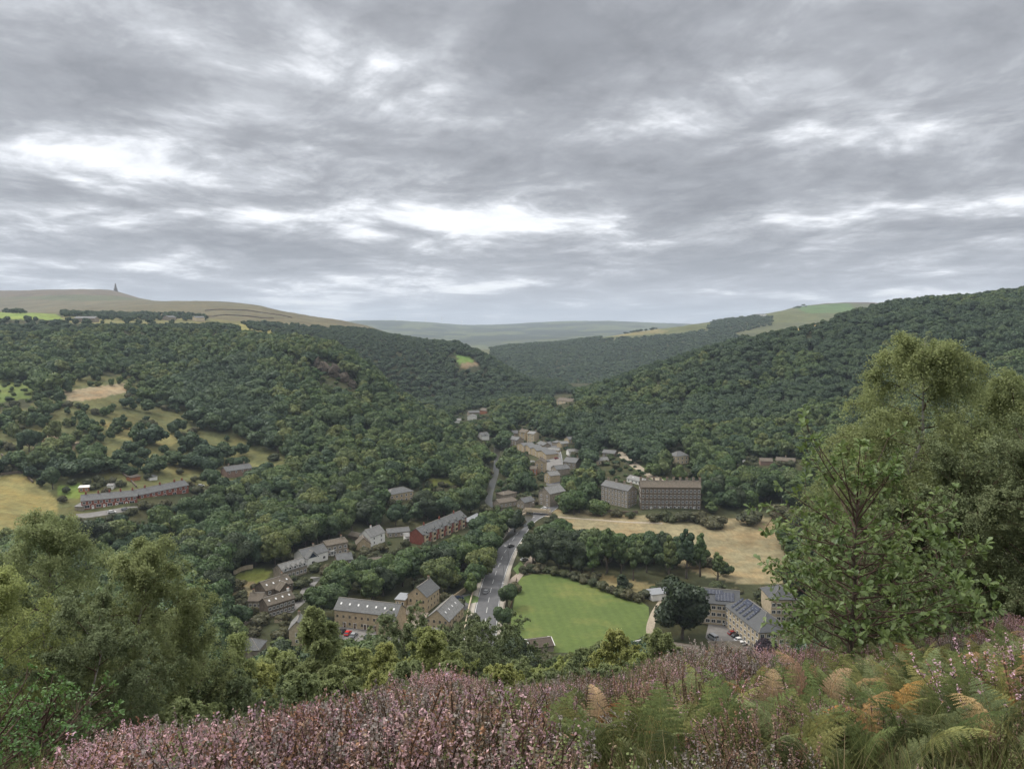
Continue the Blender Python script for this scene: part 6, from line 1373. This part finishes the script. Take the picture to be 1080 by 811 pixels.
LAND = [(115, 528, 'left red-brick cottages'), (172, 520, 'right red-brick cottages'), (252, 497, 'lone pinkish cottage'), (424, 520, 'hip-roofed stone house'), (332, 585, 'navy-gabled white house'), (398, 565, 'white-gabled cottage'),
        (466, 558, 'red-brick terrace'), (295, 630, 'dark stone farmhouse'), (313, 662, 'tall narrow end house'), (260, 682, 'lone slate barn'), (385, 650, 'stone cottage row'), (440, 628, 'gabled courtyard house'), (465, 645, 'big slate-roofed house'), (497, 620, 'road junction'),
        (540, 580, 'bend of the main road'), (574, 520, 'narrow bridge house'), (537, 525, 'bridge yard'), (568, 488, 'tall buff village house'), (556, 465, 'stepping village houses'), (600, 485, 'car park house'), (520, 490, 'river'), (642, 478, 'hillside lane houses'),
        (675, 505, 'long pale bungalow'), (648, 522, 'four-storey houses'), (706, 522, 'tall stone terrace'), (720, 478, 'cream villa'), (820, 487, 'brown woodside roofs'), (600, 645, 'playing field'), (720, 645, 'great dark tree'), (790, 650, 'apartment block'), (575, 678, 'field hut'),
        (30, 528, 'pale left-hand field'), (850, 560, 'straw field end'), (466, 507, 'riverside lawn'), (262, 610, 'hamlet lawn'), (505, 440, 'far valley hamlet'), (595, 420, 'hillside manor')]
ORD = ['leftmost', 'second-from-left', 'third-from-left', 'fourth-from-left', 'fifth-from-left', 'sixth-from-left', 'seventh-from-left', 'eighth-from-left', 'ninth-from-left', 'tenth-from-left']
def label_all(T):
    """T: (object, kind words, px, py) -> a label each from what stands nearest"""
    G_ = {}
    for o, kw, qx, qy in T:
        d, lx, ly, nm = min((((qx-a)**2+(1.6*(qy-b))**2)**.5, a, b, c) for a, b, c in LAND)
        dx, dy = qx-lx, (qy-ly)*1.6
        rel = ('right of' if dx > 0 else 'left of') if abs(dx) > abs(dy) else ('below' if dy > 0 else 'above')
        far = 'well ' if d > 60 else 'just ' if d < 26 else ''
        G_.setdefault((kw, far+rel, nm), []).append((qx, o))
    for (kw, rel, nm), L in G_.items():
        L.sort(key=lambda t: t[0]); n = len(L)
        for i, (qx, o) in enumerate(L):
            if n == 1: o['label'] = '%s %s the %s' % (kw, rel, nm)
            else:
                w = 'rightmost' if i == n-1 else ORD[i] if i < 10 else ORD[min(n-1-i, 9)].replace('left', 'right').replace('rightmost', 'rightmost')
                o['label'] = '%s of the %ss %s the %s' % (w, kw, rel, nm)
def order_labels(key, base):
    L = sorted((o for o in COL.objects if o.get('label') == key), key=lambda o: to_px(np.array([o.location.x]), np.array([o.location.y]), np.array([o.location.z]))[0][0]); n = len(L)
    for i, o in enumerate(L): o['label'] = '%s %s' % ('rightmost' if i == n-1 else ORD[i] if i < 10 else ORD[min(n-1-i, 9)].replace('left', 'right') if n-1-i < 10 else 'middle', base)
def place_woods():
    x, y, z, h, rs = scatter()
    n = len(x); rz = rs.uniform(0, 6.28, n); sc = h/12.6; w = sc*rs.uniform(0.78, 1.5, n)
    w = np.where(h < 5, w*1.5, w)
    # the 300 that show largest stand as trees of their own
    vis = seen(x, y, z+h*0.6, 0.0)
    px, py = to_px(x, y, z+h*0.6)
    infr = vis & (px > -5) & (px < 1085) & (py < 700)
    # not behind the trees close to the camera
    hid = inpoly(px, py, [(-10, 600), (60, 560), (225, 620), (235, 811), (-10, 811)]) | inpoly(px, py, [(900, 420), (1085, 400), (1085, 811), (840, 811), (830, 600)])
    rng = random.Random(3); T = []; used = np.zeros(n, bool)
    for nm, sel, top in (('hill', y < 235, 150), ('wood', (y >= 235) & (h >= 5), 300), ('bush', (y >= 235) & (h < 5), 220)):
        rank = np.where(infr & ~hid & sel, h/y, -1); order = np.argsort(-rank)[:top]; order = order[rank[order] > 0]
        for i in order:
            if nm == 'hill': key, name, kw, gr, H0 = 'hill', 'birch_tree', 'small yellow-green birch', 'small birches on the lower hillside', 10.1
            elif nm == 'bush': key, name, kw, gr, H0 = 'bush', 'shrub', 'low green bush', 'garden and roadside bushes in the valley', 2.8
            else:
                key = rng.choice(['oak']*7+['tall']*2+['dark']*2) if h[i] > 8 else 'oak'; name = 'broadleaf_tree'; gr = 'broadleaf trees of the valley woods'
                kw = {'oak': 'round-crowned tree', 'tall': 'narrow upright tree', 'dark': 'dark round tree'}[key]; H0 = {'oak': 13.2, 'tall': 16.2, 'dark': 13.9}[key]
            s = h[i]/H0; ww = s*rng.uniform(.95, 1.25)*(1.2 if nm == 'bush' else 1)
            o = make_tree(name, key, rng.randrange(9), (x[i], y[i], z[i]-0.2), rz[i], (ww, ww, s), kw, 'shrub' if nm == 'bush' else 'tree', gr)
            T.append((o, kw, px[i], py[i]))
        used[order] = True
    label_all(T)
    nd = ~used & (y <= 1650); d = y > 1650
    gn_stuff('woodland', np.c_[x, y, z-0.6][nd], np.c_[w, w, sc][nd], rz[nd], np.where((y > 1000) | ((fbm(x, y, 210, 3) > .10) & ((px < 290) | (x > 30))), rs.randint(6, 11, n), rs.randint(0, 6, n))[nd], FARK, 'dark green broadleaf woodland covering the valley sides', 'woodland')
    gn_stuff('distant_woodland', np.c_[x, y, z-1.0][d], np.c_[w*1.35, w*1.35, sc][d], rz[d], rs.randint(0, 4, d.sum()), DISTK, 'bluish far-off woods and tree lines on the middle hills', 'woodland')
    print('TREES', n, int(nd.sum()), int(d.sum()), 'individual max dist', float(y[used].max()))

order_labels('olive scrub bush along the top edge of the playing field', 'olive scrub bush along the top edge of the playing field')
order_labels('green shrub in the garden hedge below the tall stone terrace', 'green shrub in the garden hedge below the tall stone terrace')
order_labels('dark tree in the thicket between the main road and the pitch', 'dark tree in the thicket between main road and pitch')
order_labels('brown gritstone crag showing through the trees on the left-hand spur', 'brown gritstone crag among the trees on the left-hand spur')
order_labels('garden shrub behind the red-brick cottages', 'garden shrub behind the red-brick cottages')
order_labels('garden shrub beside the slate-roofed house at the junction', 'garden shrub beside the slate-roofed house at the junction')
place_woods()
